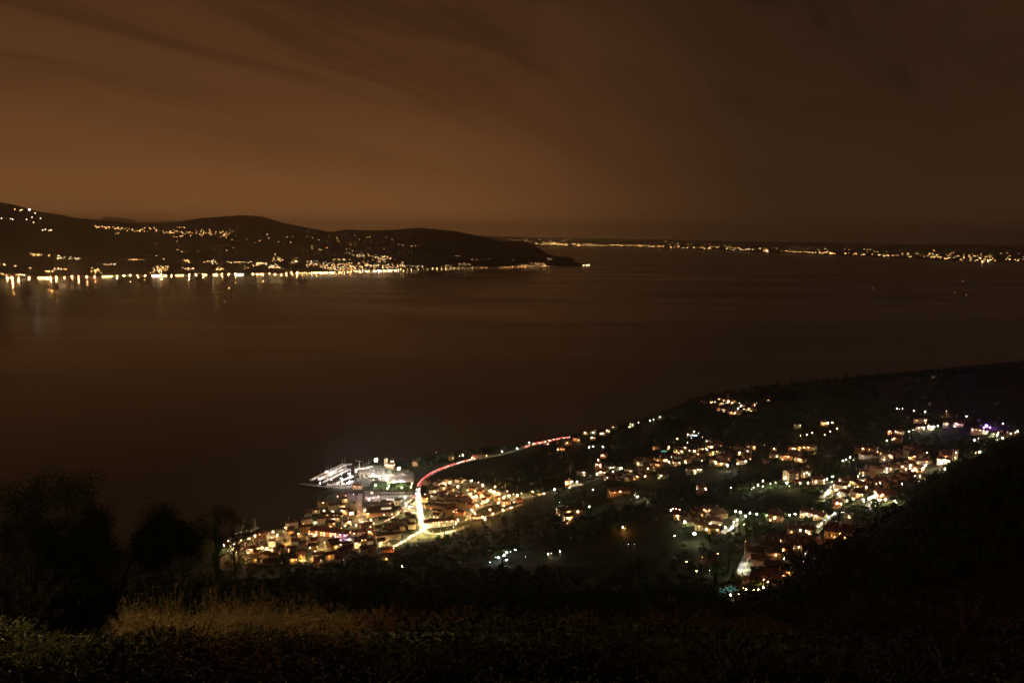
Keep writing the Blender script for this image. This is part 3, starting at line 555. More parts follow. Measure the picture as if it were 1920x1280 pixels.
# ------------------------------------------------------------------ houses
HPROTO = {}
def house_meshes(w, d, h, roof, wi):
    k = (w, d, h, roof, wi)
    if k in HPROTO: return HPROTO[k]
    mb = MB(); x, y = w/2, d/2
    rh = d*.22 if roof != 'flat' else 0
    if roof == 'gable':
        mb.box(-x, x, -y, y, -5, h)
        mb.add([(-x, -y, h), (-x, y, h), (-x, 0, h+rh), (x, -y, h), (x, y, h), (x, 0, h+rh)], [(0, 2, 1), (3, 4, 5)])
    else: mb.box(-x, x, -y, y, -5, h)
    wall = mb.mesh('wall', WALLS[wi])
    e = .6; X, Y = x+e, y+e; t = .22; z0 = h+.05-e*.44*.8; rb = MB()
    if roof == 'hip':
        ri = max(0.0, x-y*.95)
        rb.add([(-X, -Y, z0), (X, -Y, z0), (X, Y, z0), (-X, Y, z0), (-X, -Y, z0+t), (X, -Y, z0+t), (X, Y, z0+t), (-X, Y, z0+t), (-ri, 0, h+rh+t+.2), (ri, 0, h+rh+t+.2)],
               [(0, 3, 2, 1), (0, 1, 5, 4), (1, 2, 6, 5), (2, 3, 7, 6), (3, 0, 4, 7), (4, 5, 9, 8), (6, 7, 8, 9), (5, 6, 9), (7, 4, 8)])
    elif roof == 'gable':
        zr = h+rh+.1
        rb.add([(-X, -Y, z0), (X, -Y, z0), (X, 0, zr), (-X, 0, zr), (X, Y, z0), (-X, Y, z0)]+[(-X, -Y, z0+t), (X, -Y, z0+t), (X, 0, zr+t), (-X, 0, zr+t), (X, Y, z0+t), (-X, Y, z0+t)],
               [(0, 3, 2, 1), (3, 5, 4, 2), (6, 7, 8, 9), (9, 8, 10, 11), (0, 1, 7, 6), (4, 5, 11, 10), (1, 2, 8, 7), (2, 4, 10, 8), (3, 0, 6, 9), (5, 3, 9, 11)])
    else:
        rb.box(-x-.3, x+.3, -y-.3, y+.3, h+.02, h+.35)
    rm = rb.mesh('roof', ROOFM)
    HPROTO[k] = (wall, rm, rh); return HPROTO[k]
def simple_box(name, w, d, h, mat):
    k = (name, w, d, h, mat.name)
    if k not in HPROTO: mb = MB(); mb.box(-w/2, w/2, -d/2, d/2, 0, h); HPROTO[k] = mb.mesh(name, mat)
    return HPROTO[k]
HOUSES = []
SHUT = principled('shutter_green', (.04, .06, .04), .7, .2)
def house(p, w, d, h, rz, roof='hip', wi=0, cat='house', name='house', litfrac=.3, rows=None, nwin=None, look=None, place=None, group=None, end='harbour end', parts=True):
    o = link(name, None, None, p, rz); wall, rm, rh = house_meshes(w, d, h, roof, wi)
    link('wall', wall, o); link('roof', rm, o)
    if parts:
        link('chimney', simple_box('chimney', .9, .9, rh+1.4, WALLS[wi]), o, (w*.22, d*.12, h+.1))
        rows = rows or max(1, int(h/3)); nw = nwin or max(2, int(w/4.2)); ns = max(1, int(d/4.5))
        for r in range(rows):
            z = .9+r*(h/rows)
            for k in range(nw):
                lit = random.random() < litfrac; xx = -w/2+w*(k+.5)/nw
                if r == 0 and k == nw//2: link('door', simple_box('door', 1.1, .12, 2.1, SHUT), o, (xx, -d/2-.02, .02)); continue
                link('window', simple_box('window', 1.2, .12, 1.5, random.choice(LIT) if lit else DARKG), o, (xx, -d/2-.02, z))
            for k in range(ns):
                yy = -d/2+d*(k+.5)/ns; side = -1 if p[0] > 0 else 1
                link('window', simple_box('window', .12, 1.1, 1.5, random.choice(LIT) if random.random() < litfrac*.7 else DARKG), o, (side*(w/2+.02), yy, z))
    HOUSES.append((p[0], p[1], math.hypot(w, d)/2, p[2]+h+rh))
    rn = {'hip': 'hip roofed', 'gable': 'gabled', 'flat': 'flat roofed'}[roof]
    size = 'small ' if w < 10 else ('long ' if w > 19 else '')
    if cat: reg(o, cat, look or f"{size}{WN[wi]} {rn} {'house' if cat == 'house' else cat}", place, group or f'houses {place}', end)
    return o
LA = np.array(LAMPS)
def clear_of_lamps(x, y, z, rad, top, margin=1.0):
    d = np.hypot(LA[:, 0]-x, LA[:, 1]-y)
    if margin > -5 and (d < rad+margin).any(): return False
    # keep every lamp in sight of the road it lights and of the viewpoint
    s = (x*LA[:, 0]+y*LA[:, 1])/(LA[:, 0]**2+LA[:, 1]**2); q = np.hypot(LA[:, 0]*s-x, LA[:, 1]*s-y); zl = CAMZ+(LA[:, 2]-CAMZ)*s
    return not ((s > 0) & (s < 1) & (q < rad*.9) & (zl < top)).any()
def clear_of_things(x, y, rad):
    for hx, hy, hr, _ in HOUSES:
        if math.hypot(hx-x, hy-y) < (hr+rad)*.86: return False
    for P, w in BLOCK:
        if (np.hypot(P[:, 0]-x, P[:, 1]-y) < w+rad*.72).any(): return False
    return float(H(x, y)) > 1.0
def hbase(x, y, r=4):
    return min(float(H(x+a, y+b)) for a in (-r, r) for b in (-r, r))+.6
# individually known buildings
def big(px, py, w, d, h, deg, roof, wi, look, place, lit=.3, name='building', cat='building', **k):
    p = hit(px, py); p[2] = hbase(p[0], p[1], 3); return house(p, w, d, h, math.radians(deg), roof, wi, cat, name, lit, look=look, place=place, group='large buildings', **k)
big(824, 985, 50, 12, 9, 15, 'hip', 2, 'long white floodlit building', 'facing the bright road junction', .5, rows=3, nwin=12)
big(716, 1014, 17, 13, 11, 18, 'hip', 0, 'pale block with hip roof', 'where the main road leaves the old town', .2, rows=3)
big(736, 1010, 22, 10, 9, 22, 'gable', 0, 'cream lit block with rows of windows', 'next to the road leaving the old town', .2, rows=3)
big(618, 1002, 62, 16, 7, -14, 'hip', 1, 'long low arcaded building with dark roof', 'in the middle of the old town', .55, rows=2, nwin=16)
big(712, 962, 42, 26, 7, 12, 'hip', 3, 'big dark roofed hall', 'inside the bend of the slip road', .2, cat='hall', name='market_hall')
big(824, 955, 30, 12, 8, -18, 'gable', 3, 'long dim terracotta building', 'east of the main road', .1)
big(846, 962, 18, 12, 9, 20, 'hip', 1, 'square ochre villa with lit face', 'east of the main road junction', .2)
big(1160, 928, 30, 13, 9, 12, 'gable', 1, 'long orange building with lit gable', 'beside the row of bright lamps', .15, rows=3)
big(1482, 902, 15, 12, 13, 20, 'gable', 0, 'tall three storey house', 'standing alone above the lit lane', .1, rows=3)
big(1496, 905, 12, 8, 4, 20, 'gable', 3, 'low terracotta annexe', 'beside the tall lone house', .1, rows=1)
big(1340, 836, 24, 10, 6, 3, 'gable', 1, 'orange lit barn', 'at the top of the valley village', .1, rows=1)
big(735, 872, 8, 7, 10, 20, 'gable', 1, 'narrow lit pavilion', 'on the harbour park tip', .4)
big(724, 873, 7, 6, 14, 15, 'flat', 0, 'tall pale shed', 'on the harbour park tip', .1)
big(896, 858, 22, 10, 7, 10, 'hip', 3, 'red lit villa', 'where the curved road meets the trees', .1)
big(846, 862, 11, 10, 9, 10, 'hip', 3, 'dim pink villa', 'above the red curve of the road', .05)
big(1368, 755, 30, 14, 9, 10, 'hip', 1, 'large lit parish building', 'on the crest of the hilltop village', .4)
big(1855, 812, 50, 12, 6, -38, 'flat', 0, 'long terraced hotel', 'with violet floodlight on the ridge', .6, rows=2, nwin=10)
big(1565, 1006, 16, 12, 8, -12, 'hip', 1, 'ochre house with warm lit front', 'below the church tower', .2)
big(1402, 1098, 10.5, 8, 5.2, -14, 'hip', 1, 'orange villa with lamps on its front', 'beside the turquoise pool', .25)
big(1426, 1094, 8, 8, 5.5, -25, 'gable', 1, 'orange side house', 'next to the orange villa', .2)
big(1452, 1070, 13, 9, 6.5, -22, 'gable', 1, 'ochre house with dark roof and lit front', 'above the orange villa', .2)
big(1450, 1087, 11, 8, 5.5, -28, 'hip', 3, 'terracotta house with dark roof', 'between the orange villa and the bare tree', .15)
big(1415, 1047, 13, 10, 8, -5, 'gable', 3, 'red brick coloured house with shed roof', 'beside the glaring lane', .05)
big(1440, 1034, 15, 13, 8, -20, 'hip', 0, 'dark roofed house with glaring side wall', 'where the glaring lane climbs', .1)
big(1610, 930, 14, 10, 8, 20, 'gable', 0, 'cream house with red lit roof', 'at the foot of the terraced village', .15)
big(1586, 909, 13, 10, 7, 10, 'gable', 3, 'pink roofed house with bright terrace', 'at the foot of the terraced village', .5)
big(1660, 932, 16, 12, 6, -10, 'gable', 3, 'round shouldered terracotta house', 'behind the glaring terrace lamp', .1)
# towers
def tower(px, py, w, h, place, wi=0, lit=True, look=None):
    p = hit(px, py); p[2] = hbase(p[0], p[1], 2); o = link('bell_tower', None, None, p, math.radians(12)); mb = MB(); a = w/2
    mb.box(-a, a, -a, a, -4, h-4); 
    for sx in (-1, 1):
        for sy in (-1, 1): mb.box(sx*a-(.8 if sx > 0 else 0), sx*a+(.8 if sx < 0 else 0), sy*a-(.8 if sy > 0 else 0), sy*a+(.8 if sy < 0 else 0), h-4, h-.6)
    mb.box(-a-.25, a+.25, -a-.25, a+.25, h-.6, h); link('shaft', mb.mesh('tower_shaft', WALLS[wi]), o)
    r = MB(); r.add([(-a, -a, h), (a, -a, h), (a, a, h), (-a, a, h), (0, 0, h+w*.35)], [(0, 1, 4), (1, 2, 4), (2, 3, 4), (3, 0, 4), (0, 3, 2, 1)]); link('roof', r.mesh('roof', ROOFM), o)
    b = MB(); b.ball((0, 0, h-2.4), .7, n=8, rings=5); link('bell', b.mesh('bell', METAL), o)
    if lit:
        link('belfry_lamp', bulb_mesh('y', 12.0, .2), o, (.9, -.2, h-3.2))
        for sx in (-1, 1): link('flood_lamp', bulb_mesh('y', 30.0, .2), o, (sx*a*1.2, -a-3.0, 1.0))
    HOUSES.append((p[0], p[1], w*.7, p[2]+h)); tag(o, look, 'bell tower', 'bell towers')
tower(1588, 992, 4.6, 15, '', 0, True, 'floodlit pale church tower with open belfry above the hillside hamlet')
tower(1637, 893, 5, 13, '', 3, False, 'dim square church tower behind the terraced village street')
tower(1790, 862, 4, 13, '', 0, True, 'small lit tower at the top of the terraced village')
tower(1365, 752, 6, 20, '', 0, False, 'dark church tower rising from the hilltop village against the lake')
LA = np.array(LAMPS)
# a house beside each lamp that lights one
def lamp_houses():
    for sp, place in HL:
        lx, ly, lz = sp['p']
        for att in range(14):
            w = random.choice((9, 11, 13, 15)); d = random.choice((8, 9, 10)); h = sp['h']+random.choice((.9, 1.6, 3)); rad = math.hypot(w, d)/2
            az = math.atan2(lx, ly); gap = .7+att*.25; dist = d/2+gap; off = random.uniform(-w*.35, w*.35)
            th = -az+random.uniform(-.45, .45); x = lx-math.sin(th)*dist+math.cos(th)*off; y = ly+math.cos(th)*dist+math.sin(th)*off
            dx = LA[:, 0]-x; dy = LA[:, 1]-y; u = dx*math.cos(th)+dy*math.sin(th); v = -dx*math.sin(th)+dy*math.cos(th)
            P0 = sp['P']; ok = not ((abs(u) < w/2+.5) & (abs(v) < d/2+.5)).any() and clear_of_things(x, y, rad*.8)
            if ok and clear_of_lamps(x, y, 0, d*.4, hbase(x, y)+h, -9):
                sp['P'] = round(sp['P']*.38); sp['c'] = {'w': 'y' if random.random() < .6 else 'w', 'y': 'o' if random.random() < .45 else 'y', 'W': 'w', 'g': 'g'}.get(sp['c'], sp['c'])
                zb = lz-.3; hs = house((x, y, zb), w, d, h, th, random.choice(('hip', 'gable', 'gable')), random.choice((0, 0, 1, 1, 2, 3)), place=place, litfrac=.25)
                wl = link('wall_lamp', hood_meshes(sp['c'], sp['P']*1.4, sp['r'])[1] if hooded(sp) else bulb_mesh(sp['c'], sp['P'], sp['r']), hs, (-off, -dist, sp['h']+.3))
                if hooded(sp): link('lamp_hood', hood_meshes(sp['c'], sp['P']*1.4, sp['r'])[0], wl); link('bracket', arm_mesh(gap), wl, (0, 0, 0)); sp['host'] = hs; break
lamp_houses()
def scatter(poly, n, place, deg=0, wr=(8, 15), lit=.22, hs=(5.5, 7, 8.5), wis=(0, 1, 1, 2, 3), tries=40):
    P = np.array(poly, float); c = 0
    for _ in range(n*tries):
        if c >= n: break
        px = random.uniform(P[:, 0].min(), P[:, 0].max()); py = random.uniform(P[:, 1].min(), P[:, 1].max())
        if not inside(P, np.array(px), np.array(py)): continue
        w = round(random.uniform(*wr)); d = random.choice((8, 9, 10, 11)); h = random.choice(hs); p = hit(px, py); rad = math.hypot(w, d)/2
        if not clear_of_things(p[0], p[1], rad) or not clear_of_lamps(p[0], p[1], p[2], rad, p[2]+h+2): continue
        p[2] = hbase(p[0], p[1]); house(p, w, d, h, math.radians(deg+random.choice((0, 0, 90))+random.uniform(-9, 9)), random.choice(('hip', 'hip', 'gable')), random.choice(wis), place=place, litfrac=lit); c += 1
scatter([(430, 1020), (560, 985), (600, 950), (640, 925), (672, 940), (665, 985), (700, 992), (770, 1005), (730, 1038), (600, 1058), (450, 1058)], 46, 'among the old town roofs', 15, (9, 19), .16, (6, 8, 9.5))
scatter([(690, 950), (740, 940), (760, 930), (745, 955), (720, 970), (700, 965)], 4, 'in the lakeside old town', 10)
scatter([(798, 905), (870, 903), (930, 935), (895, 945), (870, 975), (812, 978)], 26, 'east of the main road', -20, (10, 19), .15)
scatter([(735, 975), (785, 965), (785, 985), (755, 1000), (700, 1005), (690, 990)], 9, 'between slip and main road', 15, lit=.15)
scatter([(890, 925), (925, 935), (1000, 935), (960, 945), (910, 955)], 6, 'on the hairpin road', 10)
scatter([(1100, 880), (1200, 868), (1320, 840), (1420, 840), (1400, 862), (1250, 878), (1200, 892), (1120, 905)], 30, 'in the valley village', 12, lit=.2)
scatter([(1320, 757), (1350, 751), (1400, 757), (1420, 775), (1350, 775)], 10, 'in the hilltop village', 10, lit=.35)
scatter([(1470, 838), (1530, 836), (1530, 865), (1440, 868)], 6, 'on the dark olive slope', 10, lit=.12)
scatter([(1600, 840), (1760, 848), (1790, 868), (1700, 866), (1590, 864)], 10, 'on the slope above the village', 10, lit=.12)
scatter([(1560, 915), (1620, 905), (1690, 900), (1680, 930), (1580, 938)], 10, 'at the terraced village foot', 15)
scatter([(1255, 975), (1330, 963), (1390, 967), (1440, 978), (1370, 985), (1280, 998)], 9, 'in the hollow hamlet', 10)
scatter([(1410, 1015), (1480, 1003), (1560, 985), (1650, 990), (1650, 1025), (1520, 1065), (1420, 1085), (1420, 1060)], 16, 'in the bare tree hamlet', -15, lit=.1)
# the two terraces of the village street
def terrace(a, b, n, place, hh, wi, look):
    A = hit(*a); B = hit(*b); v = (B-A)[:2]; Ln = float(np.hypot(*v)); ang = math.atan2(v[1], v[0]); step = Ln/n
    for i in range(n):
        q = A[:2]+v*(i+.5)/n; q = q+np.array([math.sin(ang), -math.cos(ang)])*random.uniform(-.8, .8); p = np.array([q[0], q[1], hbase(q[0], q[1], 2)])
        house(p, round(step-.3, 1), 9, hh[i % len(hh)], ang+math.radians(random.uniform(-4, 4)), 'gable', wi[i % len(wi)], look=look, place=place, litfrac=.3, end='lower end')
terrace((1612, 892), (1745, 868), 9, 'on the street\'s upper side', (6.5, 7.5, 7, 8.2), (0, 1, 0, 2), 'cream fronted terrace house')
terrace((1622, 909), (1717, 895), 6, 'on the street\'s lower side', (6, 6.8, 6.3), (1, 3), 'terracotta terrace house')
# ------------------------------------------------------------------ harbour
def strip_on_water(px, w, z0, z1, name, mat, label, cat, n=3.0):
    P = resample(np.array([atz(*q, z1)[:2] for q in px]), n); d = np.gradient(P, axis=0); d /= np.hypot(d[:, 0], d[:, 1])[:, None]; nr = np.stack([-d[:, 1], d[:, 0]], -1)
    mb = MB(); vs = []
    for p, q in zip(P, nr): vs += [(*(p+q*w/2), z0), (*(p+q*w/2), z1), (*(p-q*w/2), z1), (*(p-q*w/2), z0)]
    fs = [(i*4+k, i*4+k+1, i*4+5+k, i*4+4+k) for i in range(len(P)-1) for k in range(3)]+[(0, 3, 2, 1), (len(vs)-4, len(vs)-3, len(vs)-2, len(vs)-1)]
    mb.add(vs, fs)
    if name != 'pontoon':
        for i in range(0, len(P), 4):
            for sg in (-1, 1): q = P[i]+nr[i]*sg*(w/2-.3); mb.box(q[0]-.2, q[0]+.2, q[1]-.2, q[1]+.2, z1, z1+.6)
    o = link(name, mb.mesh(name, mat)); tag(o, label, cat, 'harbour walls'); return P
strip_on_water([(582, 899), (600, 890), (620, 880), (640, 870), (660, 869)], 5, -4, 1.8, 'breakwater', STONE, 'long lit stone breakwater slanting up behind the yachts', 'breakwater')
strip_on_water([(562, 906), (580, 908), (600, 911)], 6, -4, 1.6, 'breakwater', STONE, 'dark low mole jutting out at the harbour mouth', 'breakwater')
strip_on_water([(600, 911), (625, 913), (655, 911)], 7, -4, 1.5, 'quay', STONE, 'bright front quay closing the marina', 'quay')
for k, q in enumerate([[(603, 903), (628, 890), (652, 878)], [(622, 908), (645, 896), (664, 888)], [(596, 896), (612, 889), (630, 880)]]):
    strip_on_water(q, 2.2, -.3, .7, 'pontoon', WOOD, ('middle', 'inner', 'outer')[k]+' wooden pontoon between rows of moored yachts', 'pontoon')
strip_on_water([(440, 1001), (462, 996), (482, 989)], 4, -3, 1.3, 'quay', STONE, 'stone mole of the small old town harbour', 'quay')
def boat_meshes(L, motor=False):
    mb = MB(); secs = []
    for i in range(7):
        u = i/6; bw = L*.16*(math.sin(math.pi*min(1, .28+u*.75))**.6 if u < 1 else .04)*(1-u**4*.96); z = .9+.5*u*u
        x = -L/2+L*u; secs += [(x, -bw, z), (x, -bw*.75, -.2), (x, bw*.75, -.2), (x, bw, z)]
    fs = [(i*4+k, i*4+k+1, i*4+5+k, i*4+4+k) for i in range(6) for k in range(3)]+[(i*4+3, i*4, i*4+4, i*4+7) for i in range(6)]+[(0, 3, 2, 1), (24, 25, 26, 27)]
    mb.add(secs, fs); hull = mb.mesh('hull', HULL)
    c = MB(); a = L*.11; zt = 2.2 if not motor else 2.9
    c.add([(-L*.22, -a, .9), (L*.18, -a*.8, 1.0), (L*.18, a*.8, 1.0), (-L*.22, a, .9), (-L*.18, -a*.8, zt), (L*.10, -a*.6, zt-.2), (L*.10, a*.6, zt-.2), (-L*.18, a*.8, zt)],
          [(0, 1, 5, 4), (1, 2, 6, 5), (2, 3, 7, 6), (3, 0, 4, 7), (4, 5, 6, 7)]); cab = c.mesh('cabin', HULL)
    m = MB(); H_ = L*1.35; m.tube((L*.05, 0, .9), (L*.05, 0, H_), .17, .11, 5); m.tube((L*.05, 0, H_*.62), (L*.05, L*.11, H_*.62), .05, .05, 4); m.tube((L*.05, 0, H_*.62), (L*.05, -L*.11, H_*.62), .05, .05, 4)
    mast = m.mesh('mast', HULL); b = MB(); b.tube((L*.04, 0, 2.9), (-L*.34, 0, 2.7), .2, .2, 5); boom = b.mesh('boom', CANVAS)
    return hull, cab, mast, boom
BM = {L: boat_meshes(L) for L in (9, 11, 13, 16)}; MM = {L: boat_meshes(L, True) for L in (7, 9, 12)}
def boat(p, rz, L, motor, place, end='harbour mouth', group=None, sc=1):
    hull, cab, mast, boom = (MM if motor else BM)[L]; o = link('motor_boat' if motor else 'sailing_yacht', None, None, p, rz, sc)
    link('hull', hull, o); link('cabin', cab, o)
    if not motor: link('mast', mast, o); link('boom', boom, o)
    reg(o, 'boat', f"white {'motor boat' if motor else 'sailing yacht'}" + (' with tall mast' if L >= 13 and not motor else ''), place, group or f'boats {place}', end); return o
def boat_row(a, b, n, place, ang=60, ground=False, motor=.35, sc=1):
    for i in range(n):
        u = (i+.5)/n; px = a[0]+(b[0]-a[0])*u+random.uniform(-.4, .4); py = a[1]+(b[1]-a[1])*u+random.uniform(-.5, .5)
        p = hit(px, py)+np.array([0, 0, 1.0]) if ground else atz(px, py, 0); mt = random.random() < motor
        boat(p, math.radians(ang+random.uniform(-6, 6)+(180 if random.random() < .5 else 0)), random.choice((7, 9, 12)) if mt else random.choice((9, 11, 11, 13, 16)), mt, place, sc=sc)
boat_row((597, 899), (648, 872), 12, 'moored along the breakwater', 50); boat_row((605, 905), (655, 880), 13, 'on the middle pontoon', 50)
boat_row((600, 900), (650, 877), 9, 'on the middle pontoon', 50); boat_row((622, 910), (662, 893), 10, 'on the inner pontoon', 50)
boat_row((612, 910), (652, 907), 9, 'along the front quay', 85)
boat_row((684, 935), (712, 933), 9, 'stored in the boatyard', 75, True, .1, .85); boat_row((714, 932), (772, 931), 15, 'stored in the boatyard', 75, True, .25, .85); boat_row((714, 936), (752, 937), 9, 'stored in the boatyard', 75, True, .4, .8)
boat_row((441, 1002), (460, 997), 6, 'in the old town harbour', 70, False, 0, .9); boat_row((474, 994), (482, 992), 2, 'in the old town harbour', 70, False, 0, 1.1); boat_row((534, 992), (552, 988), 4, 'in the old town harbour', 70, False, .2, .9)
for q, c in zip([(421, 565), (795, 547), (1122, 494.5), (1457, 524), (1572, 523), (1595, 528), (1638, 540), (1790, 548), (1805, 527), (1812, 553)], 'wwwywwwwww'):
    p = atz(*q, 2); p[2] = 0; s_ = max(1.0, p[1]/3500); o = boat(p, random.uniform(0, 3), 9, True, 'out on the dark open lake', 'headland', 'fishing boats', 1.6)
    link('lamp', bulb_mesh(c, 3.0 if q[0] in (1638, 1812, 1805) else 1.2, .8), o, (0, 0, 4))
def marquee():
    p = hit(750, 903); o = link('marquee', None, None, p, math.radians(14)); w, d = 24, 15
    c = MB(); c.add([(-w, -d, 4), (w, -d, 4), (w, d, 4), (-w, d, 4), (-5, 0, 12), (5, 0, 12)], [(0, 1, 5, 4), (2, 3, 4, 5), (1, 2, 5), (3, 0, 4), (0, 3, 2, 1)]); link('canopy', c.mesh('canopy', CANVAS), o)
    s_ = MB(); s_.box(-w+.5, w-.5, d-1, d-.9, 0, 3.9); s_.box(-w+.5, -w+.6, -d+1, d-1, 0, 3.9); s_.box(w-.6, w-.5, -d+1, d-1, 0, 3.9); link('side_cloth', s_.mesh('side_cloth', CANVAS), o)
    for k in range(7):
        q = MB(); x = -w+1+k*(2*w-2)/6; q.tube((x, -d+.3, -1), (x, -d+.3, 4), .15, .15, 6); link('pole', q.mesh('marquee_pole', METAL), o)
    link('hanging_lamp', bulb_mesh('W', 320.0, .6), o, (0, -d-6, 7)); tag(o, 'huge glowing white marquee with peaked roof beside the harbour park', 'marquee'); HOUSES.append((p[0], p[1], 26, 12))
marquee()
def boat_shed():
    p = hit(735, 929); o = link('boat_shelter', None, None, p, math.radians(4)); c = MB(); c.box(-20, 20, -3, 3, 5.0, 5.4); link('roof', c.mesh('shelter_roof', CANVAS), o)
    for k in range(11):
        q = MB(); q.tube((-19+k*3.8, -2.6, -1), (-19+k*3.8, -2.6, 5), .12, .12, 5); link('post', q.mesh('post', METAL), o)
    tag(o, 'long pinkish open shelter on posts behind the boatyard', 'boat shelter')
boat_shed()
def crane():
    p = hit(674, 877); o = link('boat_crane', None, None, p); c = MB(); c.tube((0, 0, -1), (0, 0, 14), .5, .4, 6); link('tower', c.mesh('crane_tower', HULL), o)
    j = MB(); j.tube((-7, 0, 15), (5, 0, 13), .3, .3, 5); j.tube((-7, 0, 15), (-8, 0, 18), .2, .1, 5); link('jib', j.mesh('crane_jib', HULL), o); tag(o, 'white boat crane with slanting jib by the marina', 'crane')
crane()
def skylight():
    h_ = bpy.data.objects.get('market_hall')
    for k in range(6):
        m = MB(); x = 3+k*2.6; m.add([(x-1.1, -9, 9.2), (x+1.1, -9, 9.2), (x+2.3, -5, 10.9), (x+.1, -5, 10.9), (x-1.1, -9, 8.6), (x+1.1, -9, 8.6), (x+2.3, -5, 10.3), (x+.1, -5, 10.3)], [(0, 1, 2, 3), (7, 6, 5, 4), (0, 4, 5, 1), (1, 5, 6, 2), (2, 6, 7, 3), (3, 7, 4, 0)])
        link('skylight', m.mesh('skylight', emissive('skylight_glow', (1, .82, .5), .9)), h_)
skylight()
def pool(px, py, w, d, deg, L_, label, c=(.10, .75, .62)):
    p = hit(px, py); p[2] = max(float(H(p[0]+a, p[1]+b)) for a in (-w/2, w/2) for b in (-d/2, d/2))+.2; o = link('swimming_pool', None, None, p, math.radians(deg))
    r = MB()
    for x0, x1, y0, y1 in ((-w/2-1.2, w/2+1.2, -d/2-1.2, -d/2), (-w/2-1.2, w/2+1.2, d/2, d/2+1.2), (-w/2-1.2, -w/2, -d/2, d/2), (w/2, w/2+1.2, -d/2, d/2)): r.box(x0, x1, y0, y1, -4, .25)
    link('pool_edge', r.mesh('pool_edge', PAVE), o); m = MB(); m.box(-w/2, w/2, -d/2, d/2, -1, .05)
    mt = emissive(f'pool_water_{L_}', c, L_); mt.node_tree.nodes['Principled BSDF'].inputs['Roughness'].default_value = .08; link('water', m.mesh('pool_water', mt), o)  # the water itself glows in place of underwater lamps
    tag(o, label, 'swimming pool', 'swimming pools'); HOUSES.append((p[0], p[1], w*.5, p[2]+1))
pool(1363, 1114, 9, 5, 25, .16, 'turquoise lit swimming pool below the orange villa')
pool(1245, 847, 10, 5, 8, .9, 'small turquoise pool at the valley village edge'); pool(1300, 818, 16, 6, 10, 1.6, 'pale blue lit pool below the tall lit trees', (.5, .8, 1))
def pole_thing(px, py, h, label, r=.25):
    p = hit(px, py); o = link('antenna_mast', None, None, p); m = MB(); m.tube((0, 0, -2), (0, 0, h), r, r*.5, 5); m.tube((-1, 0, h*.95), (1, 0, h*.95), .1, .1, 4); m.tube((-.6, 0, h*.85), (.6, 0, h*.85), .1, .1, 4)
    link('shaft', m.mesh('mast_shaft', METAL), o); tag(o, label, 'mast', 'tall masts')
pole_thing(947, 919, 15, 'thin mast above the lit yard of the stepped lane'); pole_thing(1069, 890, 28, 'thin tall mast standing in the dark field'); pole_thing(1323, 779, 26, 'tall grey pylon below the hilltop village')
pole_thing(1395, 1046, 14, 'white utility pole with crossarms by the glaring lane', .2); pole_thing(1409, 1020, 11, 'thin pole above the red shed roof', .12)
def hop_poles():
    for k in range(11):
        p = hit(1186+k*3.4, 927+k*.9); o = link('trellis_post', None, None, p); m = MB(); m.tube((0, 0, -2), (0, 0, 10), .16, .12, 5); link('shaft', m.mesh('post', WOOD), o); reg(o, 'post', 'tall bare post', 'behind the four bright lamps', 'row of tall posts')
hop_poles()
# ------------------------------------------------------------------ cars
CARP = [principled('paint_silver', (.45, .45, .46), .3, .5), principled('paint_dark', (.05, .05, .06), .3, .5), principled('paint_white', (.7, .7, .7), .3, .5), principled('paint_red', (.35, .04, .03), .3, .5)]
PCN = ['silver', 'black', 'white', 'red']
def car_mesh(paint):
    mb = MB(); pr = [(-2.1, .35), (-2.15, .85), (-1.9, .98), (-1.45, 1.0), (-.95, 1.45), (.35, 1.47), (1.05, 1.0), (2.0, .85), (2.15, .6), (2.1, .35)]
    n = len(pr); vs = [(x, -.86 if z < 1.2 else -.68, z) for x, z in pr]+[(x, .86 if z < 1.2 else .68, z) for x, z in pr]
    mb.add(vs, [(i, (i+1) % n, n+(i+1) % n, n+i) for i in range(n)]+[tuple(range(n-1, -1, -1)), tuple(range(n, 2*n))])
    for x in (-1.35, 1.35):
        for y in (-.88, .70): mb.tube((x, y, .33), (x, y+.18, .33), .33, .33, 10, 1)
    return mb.mesh('car_body', [paint, principled('tyre', (.02, .02, .02), .9)])
CM = [car_mesh(p) for p in CARP]
def cabin_glass():
    m = MB()
    for s_ in (-1, 1):
        y = s_*.77; m.add([(-1.25, y+s_*.02, 1.05), (.85, y+s_*.02, 1.05), (.35, y-s_*.07, 1.4), (-.9, y-s_*.07, 1.4)], [(0, 1, 2, 3) if s_ < 0 else (3, 2, 1, 0)])
    m.add([(1.02, -.66, 1.04), (1.02, .66, 1.04), (.42, .58, 1.46), (.42, -.58, 1.46)], [(0, 1, 2, 3)]); return m.mesh('car_glass', DARKG)
CG = cabin_glass()
HLM = simple_box('headlight', .08, .34, .2, emissive('headlight', (1, .9, .68), 520)); TLM = simple_box('tail_light', .08, .42, .26, emissive('tail_light', (1, .06, .07), 42))
def car(p, ang, on, place, end='harbour end'):
    k = random.randrange(4); o = link('car', None, None, p, ang); link('body', CM[k], o); link('windows', CG, o)
    if on:
        for y in (-.6, .6): link('headlight', HLM, o, (2.16, y, .58)); link('tail_light', TLM, o, (-2.17, y, .68))
    reg(o, 'car', f"{PCN[k]} car" + (' with lights on' if on else ' parked'), place, f'cars {place}', end)
